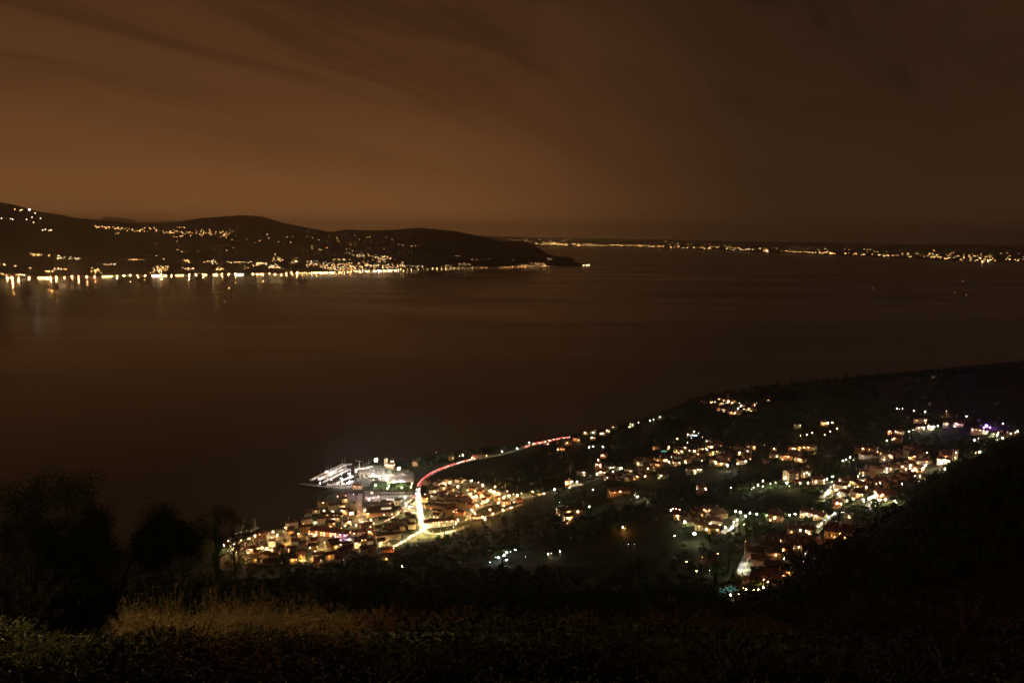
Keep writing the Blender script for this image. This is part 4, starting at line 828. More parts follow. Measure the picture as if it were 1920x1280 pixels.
def cars_on(P, off, s0, s1, step, place, rev=False, lift=.36, jitter=.6):
    seg = np.hypot(*np.diff(P, axis=0).T); c = np.concatenate([[0], np.cumsum(seg)]); Ln = c[-1]; s_ = s0*Ln
    while s_ < s1*Ln:
        x = float(np.interp(s_, c, P[:, 0])); y = float(np.interp(s_, c, P[:, 1])); x2 = float(np.interp(s_+2, c, P[:, 0])); y2 = float(np.interp(s_+2, c, P[:, 1]))
        a = math.atan2(y2-y, x2-x); q = (x-math.sin(a)*off, y+math.cos(a)*off)
        car((q[0], q[1], float(H(*q))+lift), a+(math.pi if rev else 0), True, place); s_ += step+random.uniform(0, jitter)
PM = BLOCK[0][0]
cars_on(PM, -2.2, .05, .52, 6.6, 'on the curved red lit road', True); cars_on(PM, 2.2, .06, .50, 13, 'on the curved red lit road', True)
cars_on(PM, 2.2, .55, .97, 8.0, 'on the glaring straight road', False); cars_on(PM, -2.2, .56, .97, 22, 'on the glaring straight road', False)
cars_on(BLOCK[3][0], 2.2, .1, .9, 14, 'on the slip road', True); cars_on(BLOCK[5][0], 2.0, .45, 1.0, 10, 'on the shore road', False); cars_on(BLOCK[5][0], -2.0, .45, 1.0, 12, 'on the shore road', False)
cars_on(BLOCK[1][0], 1.8, .1, .9, 14, 'on the road leaving the junction', False)
for k in range(14):
    p = hit(760+k % 5*3.0+(k//5)*2.5, 944+(k//5)*5.5+(k % 5)*.4); car((p[0], p[1], p[2]+.36), .4, False, 'in the bright car park')
for k in range(24):
    p = hit(668+k % 8*5.5+(k//8)*7, 880+(k//8)*8+(k % 8)*.5); car((p[0], p[1], p[2]+.3), 1.2+random.uniform(-.1, .1), False, 'in the harbour car park')
boat_row((664, 882), (700, 876), 7, 'on trailers in the harbour park', 60, True, .6, .8); boat_row((684, 896), (728, 892), 8, 'on trailers in the harbour park', 60, True, .6, .8)
# ------------------------------------------------------------------ trees
def crown(n, R, Hh, leaf, lumps=9, seed=0, z0=0.0, flat=.75):
    r = np.random.default_rng(seed); c = r.normal(size=(lumps, 3)); c /= np.linalg.norm(c, axis=1)[:, None]; c *= (r.uniform(.25, .72, lumps)**.7)[:, None]
    c = c*[R, R, Hh/2]+[0, 0, z0+Hh/2]; lr = r.uniform(.30, .52, lumps)*R
    k = r.integers(0, lumps, n); d = r.normal(size=(n, 3)); d /= np.linalg.norm(d, axis=1)[:, None]; rad = r.uniform(.55, 1.08, n)**.6
    p = c[k]+d*(lr[k]*rad)[:, None]*[1, 1, flat]
    return leaves(p, leaf, r)
def leaves(p, leaf, r, k=4, elong=1.0):
    n = len(p); u = r.normal(size=(n, 3)); u /= np.linalg.norm(u, axis=1)[:, None]; w = np.cross(u, r.normal(size=(n, 3))); w /= np.linalg.norm(w, axis=1)[:, None]
    s_ = (leaf*r.uniform(.55, 1.2, n)/2)[:, None]; a = u*s_*elong; b = w*s_*.6
    return np.stack([p-a, p+b*1.0, p+a, p-b*1.0], 1)
def branches(mb, base, d, ln, rad, depth, r, spread=.55, up=.12, minr=.012, tips=None):
    p = Vector(base); d = Vector(d).normalized(); n = 3
    for i in range(n):
        d2 = (d+Vector(r.normal(size=3))*.12+Vector((0, 0, up*.3))).normalized(); q = p+d2*ln/n; r2 = rad*(1-.16)
        mb.tube(p, q, rad, r2, 5 if rad > .04 else 3); p, d, rad = q, d2, r2
        if depth > 0 and i > 0 or (depth > 1 and i == 0 and r.random() < .3):
            for _ in range(2 if i == n-1 else 1):
                s_ = Vector(r.normal(size=3)); s_ -= d*s_.dot(d); s_.normalize(); nd = (d+s_*spread*r.uniform(.6, 1.4)+Vector((0, 0, up))).normalized()
                branches(mb, p, nd, ln*r.uniform(.6, .8), max(minr, rad*r.uniform(.5, .7)), depth-1, r, spread, up, minr, tips)
    if tips is not None and depth <= 1: tips.append(tuple(p))
TP = []
for k in range(6):
    R = (2.6, 3.2, 3.8, 2.8, 3.4, 4.2)[k]; hh = (5, 5.5, 6, 5.5, 5, 6.5)[k]; r = np.random.default_rng(50+k)
    t_ = MB(); t_.tube((0, 0, -1.5), (.1, 0, 2.2), .26, .18, 6)
    for j in range(4): a = j*1.6+k; t_.tube((.1, 0, 2.0), (math.cos(a)*R*.45, math.sin(a)*R*.45, 4.0+j*.4), .14, .06, 4)
    TP.append((t_.mesh('trunk', WOOD), quads_mesh('crown', crown(950, R, hh, .62, 10, 70+k, 1.4), (LEAF, OLIVE, LEAF, OLIVE, LEAF, LEAF)[k])))
CP = []
for k in range(3):
    r = np.random.default_rng(90+k); hh = (9, 11, 13)[k]; n = 900; z = r.uniform(0, 1, n); rr = 1.15*np.sin(np.pi*np.clip(z*.9+.08, 0, 1))**.7*(1-z*.45); a = r.uniform(0, 6.283, n); q = r.uniform(.6, 1, n)
    p = np.stack([np.cos(a)*rr*q, np.sin(a)*rr*q, .6+z*hh], -1); t_ = MB(); t_.tube((0, 0, -1.5), (0, 0, hh*.8), .2, .05, 5)
    CP.append((t_.mesh('trunk', WOOD), quads_mesh('crown', leaves(p, .6, r), CYP)))
TREES = []
def tree(p, kind, sc, place, group=None, end='harbour end'):
    if kind == 'cypress': tm, cm = random.choice(CP); nm, look = 'cypress_tree', 'slim dark cypress'
    else: k = random.randrange(6); tm, cm = TP[k]; nm = 'olive_tree' if k in (1, 3) else 'broadleaf_tree'; look = 'grey green olive tree' if k in (1, 3) else 'round green tree'
    o = link(nm, None, None, p, random.uniform(0, 6.28), sc); link('trunk', tm, o); link('crown', cm, o)
    reg(o, 'tree', look, place, group or f'trees {place}', end); TREES.append((p[0], p[1])); return o
def tree_ok(x, y, rad, top, mg=.8):
    z = float(H(x, y))
    if z < 1.2: return False
    for hx, hy, hr, _ in HOUSES:
        if math.hypot(hx-x, hy-y) < hr*.8+rad*.6: return False
    for P, w in BLOCK:
        if (np.hypot(P[:, 0]-x, P[:, 1]-y) < w+rad*.6).any(): return False
    for tx, ty in TREES:
        if abs(tx-x) < 3.5 and abs(ty-y) < 3.5: return False
    return clear_of_lamps(x, y, z, rad, z+top, mg)
def trees_near_lamps():
    n = 0; idx = [i for i, s_ in enumerate(LSPEC) if s_['place'] not in ('in the yacht marina', 'in the boatyard', 'along the main road')]; random.shuffle(idx)
    for i in idx+idx:
        if n >= 190: break
        s_ = LSPEC[i]; a = random.uniform(0, math.pi) if random.random() < .75 else random.uniform(0, 6.28); r = random.uniform(5, 13); x = s_['p'][0]+math.cos(a)*r; y = s_['p'][1]+math.sin(a)*r
        cyp = random.random() < .22
        sc = random.uniform(.7, 1.15)
        if tree_ok(x, y, 1.3 if cyp else 3.2*sc, 8*sc): tree((x, y, float(H(x, y))-.2), 'cypress' if cyp else 'b', sc, s_['place'], end=s_['end']); n += 1
trees_near_lamps()
def tree_line(pts, n, place, cyp=.3, sc=(.9, 1.5), jit=2.0, end='harbour end'):
    P = np.array(pts, float); c = np.concatenate([[0], np.cumsum(np.hypot(*np.diff(P, axis=0).T))])
    for i in range(n):
        s_ = random.uniform(0, c[-1]); px = np.interp(s_, c, P[:, 0]); py = np.interp(s_, c, P[:, 1])+random.uniform(0, jit); p = hit(px, py); k = random.random() < cyp; z = random.uniform(*sc)
        if tree_ok(p[0], p[1], 1.3 if k else 3, 8*z, .5): tree((p[0], p[1], p[2]-.2), 'cypress' if k else 'b', z, place, end=end)
tree_line([(765, 872), (820, 860), (880, 850), (960, 840), (1000, 836)], 34, 'on the wooded lake shore', .25, (1.1, 1.9), 6)
tree_line([(1030, 832), (1100, 818), (1160, 805), (1240, 782), (1285, 766)], 30, 'on the wooded lake shore', .25, (.9, 1.5), 6)
tree_line([(1285, 762), (1300, 756), (1330, 752)], 14, 'on the promontory crest', .4, (1.1, 1.7), 5); tree_line([(1380, 756), (1440, 748), (1500, 738)], 34, 'on the promontory crest', .3, (1.1, 2.0), 8)
def crest_trees(px0, px1, n, place):
    for i in range(n):
        px = px0+(px1-px0)*(i+random.random())/n; v = ray(px, 640); t = np.arange(1300, 2700, 5.0); zz = H(v[0]*t, t); e = np.where(zz > 2, (zz-CAMZ)/t, -9); k = int(np.argmax(e)); k = max(0, k-random.choice((0, 0, 2, 5, 9))); p = (v[0]*t[k], t[k]); g = float(H(*p))
        if g > 1.5 and tree_ok(p[0], p[1], 2.5, 8, .5): tree((p[0], p[1], g-.3), 'cypress' if random.random() < .35 else 'b', random.choice((1.2, 1.6, 2.0, 2.5)), place)
crest_trees(1290, 1460, 36, 'on the promontory crest'); crest_trees(1460, 1925, 125, 'on the long dark ridge')
tree_line([(622, 905), (640, 912), (672, 895), (690, 893), (700, 900), (735, 903)], 26, 'in the harbour park', .5, (.7, 1.1), 4)
tree_line([(670, 905), (700, 880), (735, 880), (775, 880)], 16, 'in the harbour park', .3, (.7, 1.1), 8)
tree_line([(660, 1005), (700, 985), (690, 1000), (770, 1008), (810, 1012), (850, 1004)], 24, 'between slip and main road', .2, (.8, 1.3), 8)
tree_line([(1600, 960), (1650, 966), (1700, 958)], 12, 'at the terraced village foot', .1, (.9, 1.3), 6)
tree_line([(990, 945), (1010, 940), (1030, 950), (1060, 940)], 12, 'around the lone orange villa', .6, (.8, 1.3), 6)
tree_line([(1540, 985), (1580, 972), (1500, 1000), (1400, 985), (1300, 1015), (1350, 1010)], 24, 'along the olive tree lane', .1, (.7, 1.1), 6)
# the unlit woods between the hamlets, too many to count
def woodland():
    V = []; n = 0; r = np.random.default_rng(5); TB = np.array([hit(*q)[:2] for q in ((420, 1050), (420, 990), (600, 930), (640, 905), (670, 865), (790, 870), (800, 900), (930, 910), (1000, 930), (860, 1000), (740, 1030))])
    base = [crown(34, 3.4, 5.5, 2.4, 5, 200+k, .3) for k in range(8)]
    HA = np.array([(h[0], h[1], h[2]) for h in HOUSES]); RP = np.concatenate([np.c_[P, np.full(len(P), w)] for P, w in BLOCK])
    for _ in range(40000):
        px = r.uniform(250, 1960); py = r.uniform(695, 1165); 
        if n >= 5200: break
        v = ray(px, py); y = r.uniform(230, 2450); x = v[0]*y; z = float(H(x, y))
        if z < 2.2 or vnoise(np.array(x), np.array(y), 130, 11) < -.30: continue
        if z < 25 and inside(TB, np.array(x), np.array(y)): continue
        if (np.hypot(HA[:, 0]-x, HA[:, 1]-y) < HA[:, 2]*.8+3).any() or (np.hypot(RP[:, 0]-x, RP[:, 1]-y) < RP[:, 2]+2.5).any(): continue
        sc = r.uniform(.6, 1.4)
        if not clear_of_lamps(x, y, z, 3*sc, z+6*sc, .5): continue
        a = r.uniform(0, 6.28); R_ = np.array([[math.cos(a), -math.sin(a), 0], [math.sin(a), math.cos(a), 0], [0, 0, 1]]); V.append(base[n % 8]*sc @ R_.T+[x, y, z-.5]); n += 1
    o = link('woodland', quads_mesh('woodland', np.concatenate(V), LEAF)); o['kind'] = 'stuff'; o['label'] = 'dark olive groves and woods covering the slopes'
woodland()
# ------------------------------------------------------------------ the slope by the viewpoint
def shoots(n, R, Hh, leaf, seed, per=46, lean=.35, mat=None, stem=True):
    r = np.random.default_rng(seed); pts = []; mb = MB()
    for i in range(n):
        a = r.uniform(0, 6.28); q = R*math.sqrt(r.uniform(0, 1)); b = np.array([math.cos(a)*q*.55, math.sin(a)*q*.55, 0]); L_ = Hh*r.uniform(.55, 1.0)*(1-.35*(q/R)**2)
        mb.tube((0, 0, -.25), tuple(b+[0, 0, .05]), .03, .02, 3); d = np.array([math.cos(a)*lean*q/R*1.6+r.normal()*.12, math.sin(a)*lean*q/R*1.6+r.normal()*.12, 1.0]); c = b.copy(); prev = b.copy()
        for s_ in range(6):
            d = d+np.array([math.cos(a)*.07, math.sin(a)*.07, -.03*s_])+r.normal(size=3)*.07; d /= np.linalg.norm(d); c = prev+d*L_/6
            if stem: mb.tube(prev, c, .018*(1-s_/7)+.004, .018*(1-(s_+1)/7)+.004, 3)
            if s_ > 0:
                m = int(per/5*(1.3-s_*.08)); t = r.uniform(0, 1, m)[:, None]; sp = .20*Hh/3*(1.25-s_*.17)
                pts.append(prev+(c-prev)*t+r.normal(size=(m, 3))*sp*.5)
            prev = c
    P = np.concatenate(pts); return mb, leaves(P, leaf, r, elong=1.5)
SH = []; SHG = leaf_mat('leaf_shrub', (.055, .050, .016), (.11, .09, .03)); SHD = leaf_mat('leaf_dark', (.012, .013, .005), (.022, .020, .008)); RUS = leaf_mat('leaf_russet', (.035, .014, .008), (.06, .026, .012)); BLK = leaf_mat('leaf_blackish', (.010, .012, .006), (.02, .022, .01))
for k in range(4):
    mb, q = shoots(58, 1.7, 3.2, (.10, .12, .09, .11)[k], 300+k, (60, 48, 70, 56)[k]); SH.append((mb.mesh('stems', WOOD), quads_mesh('foliage', q, (DRY, SHG, DRY, SHG)[k])))
for k in range(2):
    mb, q = shoots(64, 1.8, 3.0, .12, 330+k, 66); SH.append((mb.mesh('stems', WOOD), quads_mesh('foliage', q, (SHD, RUS)[k])))
def shrub_at(px, py, d, wpx, k, look, place, sc=None, group='shrubs on the near slope'):
    top = at(px, py, d); g = float(H(top[0], top[1])); hh = max(.6, top[2]-g); o = link('shrub', None, None, (top[0], top[1], g-.1), random.uniform(0, 6.28)); w = wpx/F*d/3.6; o.scale = (w, w, hh/3.0)
    link('stems', SH[k][0], o); link('foliage', SH[k][1], o); reg(o, 'shrub', look, place, group, 'lake side'); return o
random.seed(11)
for q in [(238, 1100, 27, 60, 0), (258, 1122, 26, 60, 2), (280, 1098, 28, 62, 0), (300, 1118, 26, 60, 2), (318, 1084, 28, 46, 0), (270, 1150, 22, 110, 2), (312, 1152, 22, 80, 0), (232, 1168, 19, 90, 2), (276, 1190, 18, 110, 0)]: shrub_at(*q, 'plumed tan shrub', 'in the small lit clump')
for q in [(243, 1076, 28, 34, 0), (284, 1084, 28, 36, 2), (324, 1062, 29, 34, 0), (396, 1056, 30, 38, 2), (438, 1064, 30, 36, 0), (484, 1058, 31, 40, 2), (536, 1074, 30, 38, 0), (584, 1084, 30, 36, 2), (628, 1104, 29, 40, 0)]: shrub_at(*q, 'tall narrow tan plume', 'rising above the lit thicket')
for i in range(15):
    shrub_at(228+i*30+random.uniform(-8, 8), 1150+18*math.sin(i*1.9)+random.uniform(-12, 16), random.uniform(13, 17), random.uniform(95, 140), (0, 2)[i % 2], 'drooping tan shrub', 'fronting the lit thicket')
for i in range(10):
    shrub_at(240+i*42+random.uniform(-8, 8), 1186+random.uniform(-10, 14), random.uniform(11.5, 13), random.uniform(120, 160), (0, 3, 5)[i % 3], 'low mixed shrub', 'fronting the lit thicket')
for q in [(362, 1130, 28, 44, 0), (385, 1092, 29, 64, 2), (412, 1076, 30, 60, 0), (440, 1090, 29, 70, 2), (470, 1078, 30, 60, 0), (500, 1094, 29, 70, 2), (530, 1106, 29, 70, 0), (565, 1100, 29, 60, 2), (590, 1118, 28, 70, 0), (622, 1140, 27, 70, 2),
          (395, 1140, 24, 110, 0), (455, 1146, 23, 120, 2), (520, 1160, 22, 120, 0), (580, 1178, 21, 110, 2), (350, 1188, 19, 110, 0), (410, 1196, 18, 120, 2), (470, 1204, 18, 120, 0), (535, 1214, 17, 120, 2), (600, 1220, 17, 110, 0), (650, 1190, 22, 90, 2)]: shrub_at(*q, 'feathery tan shrub', 'in the broad lit thicket')
for q in [(-25, 1150, 14, 130, 1), (22, 1164, 13.5, 90, 3), (70, 1168, 13, 90, 1), (5, 1196, 12, 120, 3), (105, 1212, 12, 110, 1), (150, 1240, 12, 110, 3), (50, 1222, 11, 140, 1)]: shrub_at(*q, 'dense olive green shrub', 'in the corner thicket')
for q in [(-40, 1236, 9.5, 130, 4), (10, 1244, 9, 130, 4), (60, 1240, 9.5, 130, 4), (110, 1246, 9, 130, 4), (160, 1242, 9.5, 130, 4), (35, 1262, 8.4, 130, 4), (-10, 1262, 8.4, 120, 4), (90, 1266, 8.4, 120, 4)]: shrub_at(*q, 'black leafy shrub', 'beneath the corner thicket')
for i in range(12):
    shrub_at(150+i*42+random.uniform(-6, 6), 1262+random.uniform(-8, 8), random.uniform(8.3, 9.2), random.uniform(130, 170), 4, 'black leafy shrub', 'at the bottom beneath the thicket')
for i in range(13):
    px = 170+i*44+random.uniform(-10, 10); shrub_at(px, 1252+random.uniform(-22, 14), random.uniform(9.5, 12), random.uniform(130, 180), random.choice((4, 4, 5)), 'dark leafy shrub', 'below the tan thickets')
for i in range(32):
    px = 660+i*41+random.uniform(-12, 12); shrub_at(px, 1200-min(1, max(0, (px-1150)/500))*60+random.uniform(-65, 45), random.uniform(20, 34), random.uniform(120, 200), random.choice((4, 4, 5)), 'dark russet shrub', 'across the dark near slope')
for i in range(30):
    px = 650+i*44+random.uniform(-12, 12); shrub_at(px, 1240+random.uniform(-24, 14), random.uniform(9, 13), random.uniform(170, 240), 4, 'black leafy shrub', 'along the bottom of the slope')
for i in range(26):
    px = 150+i*72+random.uniform(-20, 20); shrub_at(px, 1160-min(1, max(0, (px-1300)/500))*70+random.uniform(-20, 20), random.uniform(44, 75), random.uniform(120, 190), random.choice((4, 5)), 'dim slope shrub', 'further down the dark slope')
def silhouette_tree(px, py_top, d, wpx, label, kind, seed, crown_px=None):
    top = at(px, py_top, d); g = float(H(top[0], top[1])); hh = top[2]-g; W_ = wpx/F*d; r = np.random.default_rng(seed); o = link('bare_tree' if kind == 'bare' else 'tree', None, None, (top[0], top[1], g-.3))
    mb = MB(); tips = []; cb = hh*(.35 if crown_px is None else max(.15, 1-crown_px/F*d/hh))
    mb.tube((0, 0, 0), (0, 0, cb), .02*W_/2+.07, .015*W_/2+.05, 7)
    k = 6 if kind == 'bare' else 5
    for j in range(k):
        a = j*6.283/k+r.uniform(0, .6); el = r.uniform(.6, 1.5); branches(mb, (0, 0, cb*(.82+.03*j)), (math.cos(a), math.sin(a), el), (hh-cb)*.50, .025*W_/2+.03, 4, r, .5, .16, (.04 if d > 80 else (.012 if wpx < 60 else .02)) if kind == 'bare' else .012, tips)
    V = np.array(mb.v); sel = V[:, 2] > cb*1.02
    sx = W_/2/np.percentile(np.abs(V[sel, 0]), 97); sz = (hh-cb)/max(.1, (V[:, 2].max()-cb))
    V[:, 0] *= np.where(sel, sx, 1)*1; V[:, 1] *= np.where(sel, sx, 1); V[:, 2] = np.where(V[:, 2] > cb, cb+(V[:, 2]-cb)*sz, V[:, 2]); mb.v = [tuple(v) for v in V]
    link('trunk', mb.mesh('trunk', WOOD), o)
    if kind != 'bare':
        T = np.array(tips)*[sx, sx, 1]; T[:, 2] = cb+(T[:, 2]-cb)*sz; n = 26000 if kind == 'full' else 9000
        P = T[r.integers(0, len(T), n)]+r.normal(size=(n, 3))*W_*(.075 if kind == 'full' else .05)
        if kind == 'full': c = crown(9000, W_*.48, hh-cb*.8, .2, 12, seed, cb*.8); q = np.concatenate([leaves(P, .15, r), c])
        else: q = leaves(P, .13, r)
        link('crown', quads_mesh('crown', q, BLK), o)
    tag(o, label, 'tree', 'trees beside the viewpoint'); return o
for i in range(15):
    px = -60+i*36+random.uniform(-10, 10); shrub_at(px, 1068-14*math.sin(i*1.3)-(30 if px < 230 else 0)+random.uniform(-12, 12), random.uniform(38, 56), random.uniform(130, 190), 4, 'tall black thicket bush', 'beneath the silhouetted trees')
silhouette_tree(90, 872, 46, 190, 'tall ragged tree with wispy top at the dark lake side edge', 'thin', 41, 150)
silhouette_tree(45, 950, 44, 150, 'lower bushy tree leaning at the picture edge beneath the ragged tree', 'thin', 42, 160)
silhouette_tree(138, 958, 47, 118, 'dense dark tree filling the gap beside the ragged tree', 'full', 45, 150)
silhouette_tree(215, 1005, 50, 90, 'thin twiggy sapling between the ragged and the round tree', 'bare', 43, 80)
silhouette_tree(305, 946, 55, 112, 'compact round crowned tree against the lake', 'full', 44, 150)
silhouette_tree(402, 930, 50, 92, 'bare forked tree with ivy clad trunk by the town edge', 'bare', 46, 70)
silhouette_tree(437, 976, 56, 34, 'small bare tree just beside the ivy clad trunk', 'bare', 47, 50)
silhouette_tree(1548, 984, 92, 170, 'wide bare tree spreading before the hillside hamlet', 'bare', 48, 125)
silhouette_tree(1600, 1010, 96, 110, 'second bare tree right behind the wide bare tree', 'bare', 49, 100)
silhouette_tree(1196, 1020, 75, 40, 'spindly bare snag above the black conifer', 'bare', 50, 80)
def ivy():
    o = [x for x in COL.objects if x.get('label', '').startswith('bare forked')][0]; r = np.random.default_rng(3); top = at(402, 985, 50)[2]-o.location.z; n = 7000
    z = r.uniform(0, 1, n)**.9*top; a = r.uniform(0, 6.283, n); q = (.26+.13*np.sin(z*2.1+np.sin(z*5.0)+a))*r.uniform(.4, 1.15, n)*(1.2-.6*z/top); link('ivy', quads_mesh('ivy', leaves(np.stack([np.cos(a)*q, np.sin(a)*q, z], -1), .14, r), CYP), o)
ivy()
def near_conifer():
    top = at(1212, 1090, 70); g = float(H(top[0], top[1])); hh = top[2]-g; r = np.random.default_rng(8); n = 9000; z = r.uniform(0, 1, n)**1.2; a = r.uniform(0, 6.283, n); q = (1-z)**.8*1.3*r.uniform(.6, 1, n)+.05
    o = link('conifer_tree', None, None, (top[0], top[1], g)); link('crown', quads_mesh('crown', leaves(np.stack([np.cos(a)*q, np.sin(a)*q, z*hh], -1), .22, r), CYP), o); t_ = MB(); t_.tube((0, 0, -1), (0, 0, hh*.95), .18, .03, 6); link('trunk', t_.mesh('trunk', WOOD), o)
    tag(o, 'black pointed conifer rising from the dark near slope', 'tree', 'trees beside the viewpoint')
near_conifer()
def undergrowth():
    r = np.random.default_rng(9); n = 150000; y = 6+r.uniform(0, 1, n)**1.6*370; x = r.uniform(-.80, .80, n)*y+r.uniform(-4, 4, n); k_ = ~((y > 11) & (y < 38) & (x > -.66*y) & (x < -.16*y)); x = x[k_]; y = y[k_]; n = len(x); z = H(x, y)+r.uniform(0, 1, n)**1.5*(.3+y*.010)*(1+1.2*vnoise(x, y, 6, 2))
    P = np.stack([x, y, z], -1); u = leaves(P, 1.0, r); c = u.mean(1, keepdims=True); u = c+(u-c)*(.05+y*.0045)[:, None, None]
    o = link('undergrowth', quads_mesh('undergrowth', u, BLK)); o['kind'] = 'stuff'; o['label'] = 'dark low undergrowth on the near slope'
undergrowth()
def unseen_lamp():
    x, y = VL[:2]; o = link('street_lamp', None, None, (x, y, float(H(x, y)))); link('pole', pole_mesh(8.0), o); link('lamp_globe', bulb_mesh('v', VL[2], .25), o, (0, 0, 8.0)); tag(o, 'unseen golden lamp put on the near slope to light the tan thicket', 'street lamp')
VL = (-19, 17, 560.0)  # off-frame lamp, placed to light the tan thicket
unseen_lamp()
# ------------------------------------------------------------------ far lights
def far_house_mesh(w, h, c, Ls):
    k = ('fh', w, h, c, Ls)
    if k not in HPROTO:
        mb = MB(); d = w*.8; mb.box(-w/2, w/2, -d/2, d/2, -6, h, 0)
        mb.add([(-w/2-.5, -d/2-.5, h), (w/2+.5, -d/2-.5, h), (w/2+.5, d/2+.5, h), (-w/2-.5, d/2+.5, h), (0, 0, h+w*.2)], [(0, 1, 4), (1, 2, 4), (2, 3, 4), (3, 0, 4), (0, 3, 2, 1)], 1)
        mb.box(-w*.40, w*.40, -d/2-.4, -d/2-.05, h*.12, h*.85, 2)
        HPROTO[k] = mb.mesh('lit_house', [WALLS[0], ROOFM, emissive(f'lit_front_{c}_{Ls}', LC[c], Ls)])
    return HPROTO[k]
def flamp_mesh(c, Ls, r, h):
    k = ('fl', c, Ls, r, h)
    if k not in HPROTO:
        mb = MB(); mb.tube((0, 0, -3), (0, 0, h), .25, .18, 5, 0); mb.ball((0, 0, h), r, 1, n=6, rings=3); HPROTO[k] = mb.mesh('lamp', [METAL, emissive(f'far_lamp_{c}_{Ls}', LC[c], Ls)])
    return HPROTO[k]
FARH = []; PLB = []
def far_house(px, py, c, Ls, place, w=10):
    p = hitf(px, py)
    if p is None: return
    FARH.append((Ls*w*w/p[1]**2, p, w, c, Ls, place))
def build_far_houses():
    FARH.sort(key=lambda q: -q[0]); rest = []
    for i, (_, p, w, c, Ls, place) in enumerate(FARH):
        me = far_house_mesh(w, 6 if w < 20 else 8, c, Ls); rz = -math.atan2(p[0], p[1])
        if i >= 292: rest.append((me, Matrix.Translation(p) @ Matrix.Rotation(rz, 4, 'Z'))); continue
        o = link('hillside_house', me, None, p, rz); reg(o, 'house', f'{CN[c]} lit house', place, f'houses {place}', 'headland end', True)
    merge(rest, 'far_hamlet_lights', 'mass of tiny lit houses on the far hillside')
def cluster(cx, cy, rx, ry, n, cols, Ls, place, slope=0.0, w=10):
    n = int(n*1.35)
    for _ in range(n):
        u = random.gauss(0, .5); v = random.gauss(0, .45); u = max(-1, min(1, u)); v = max(-1, min(1, v))
        far_house(cx+u*rx, cy+v*ry+slope*u*rx, random.choice(cols), random.choice(Ls), place, w*random.choice((.8, 1, 1.2)))
LL = (2.0, 4, 7)
pl = 'high on the tall end of the far hill'
for q in [(28, 393), (38, 395), (41, 394), (54, 392), (56, 393), (66, 400), (20, 411), (24, 412), (60, 408), (76, 410), (3, 410), (80, 432), (85, 431), (92, 433), (96, 432), (63, 418), (50, 412)]: far_house(*q, random.choice('wy'), 12, pl)
far_house(55, 394, 'W', 30, pl, 24)
pl = 'in the ridge village below the skyline'
for (cx, cy, rx, ry, n, s) in [(190, 426, 22, 2.5, 12, .05), (225, 430, 20, 3, 14, .1), (222, 438, 10, 3, 5, 0), (260, 432, 22, 3, 14, 0), (285, 430, 20, 4, 6, 0), (330, 436, 24, 5, 22, 0), (380, 437, 26, 6, 24, 0), (420, 438, 20, 8, 18, 0), (338, 427, 8, 1, 4, 0), (335, 443, 12, 2, 5, 0)]:
    cluster(cx, cy, rx, ry, n, 'oyoy', LL, pl, s)
pl = 'scattered along the middle of the far hill'
for q in [(430, 432), (424, 446), (435, 450), (463, 449), (478, 456), (487, 452), (501, 440), (504, 447), (538, 445), (549, 444), (576, 444), (586, 446), (598, 450), (617, 444), (632, 446), (633, 451), (636, 453), (665, 442), (674, 449), (688, 445), (693, 445), (725, 445), (735, 449), (747, 459), (755, 460), (772, 462), (779, 461), (522, 454), (533, 458), (545, 455), (437, 465), (425, 470), (516, 477), (293, 458), (332, 453), (333, 469), (341, 473), (293, 480), (307, 486), (585, 466), (598, 468), (602, 469), (613, 465), (860, 480), (855, 480), (894, 487), (885, 487), (916, 486), (961, 488), (991, 490), (650, 468), (656, 467), (661, 471), (649, 475), (655, 475), (720, 467), (667, 460), (657, 459), (585, 462)]:
    far_house(*q, random.choice('owyy'), random.choice(LL), pl)
pl = 'in the hamlet halfway down the far hill'
cluster(68, 478, 16, 3, 15, 'yyo', LL, pl, .05); cluster(93, 480, 6, 2, 3, 'yo', LL, pl); cluster(113, 483, 8, 4, 10, 'ygw', LL, pl, .1); cluster(140, 485, 10, 4, 8, 'wy', LL, pl)
pl = 'just above the far shore road'
for (cx, cy, rx, ry, n) in [(8, 496, 8, 2, 3), (29, 499, 3, 1, 2), (60, 503, 8, 1, 2), (92, 509, 8, 2, 7), (112, 505, 12, 2, 10), (180, 508, 14, 5, 14), (205, 497, 12, 3, 6), (255, 487, 16, 1, 6), (298, 505, 16, 7, 26), (306, 501, 10, 3, 8), (354, 490, 8, 4, 6), (395, 492, 12, 4, 9), (352, 505, 10, 3, 6), (450, 492, 24, 3, 14), (487, 494, 12, 4, 16), (512, 500, 16, 5, 18), (525, 486, 22, 4, 12), (553, 489, 8, 5, 8), (410, 505, 12, 4, 10), (468, 500, 16, 4, 5), (6, 515, 6, 2, 4), (40, 515, 10, 2, 5)]:
    cluster(cx, cy, rx, ry, n, 'yowy', LL, pl)
pl = 'in the bright far lakeside town'
for (cx, cy, rx, ry, n) in [(590, 495, 16, 8, 22), (620, 500, 26, 8, 46), (660, 500, 26, 9, 50), (700, 498, 26, 10, 46), (735, 500, 18, 6, 26), (680, 480, 22, 5, 18), (718, 484, 22, 6, 24), (755, 497, 10, 5, 12), (640, 487, 16, 1, 8), (660, 506, 40, 3, 30)]:
    cluster(cx, cy, rx, ry, n, 'yoyw', LL, pl, .0)
pl = 'on the headland slope'
for (cx, cy, rx, ry, n) in [(1010, 495, 14, 4, 14), (1030, 486, 8, 3, 4), (868, 496, 16, 3, 8), (840, 498, 10, 2, 5), (780, 500, 20, 2, 8), (985, 498, 12, 2, 6)]:
    cluster(cx, cy, rx, ry, n, 'yow', LL, pl)
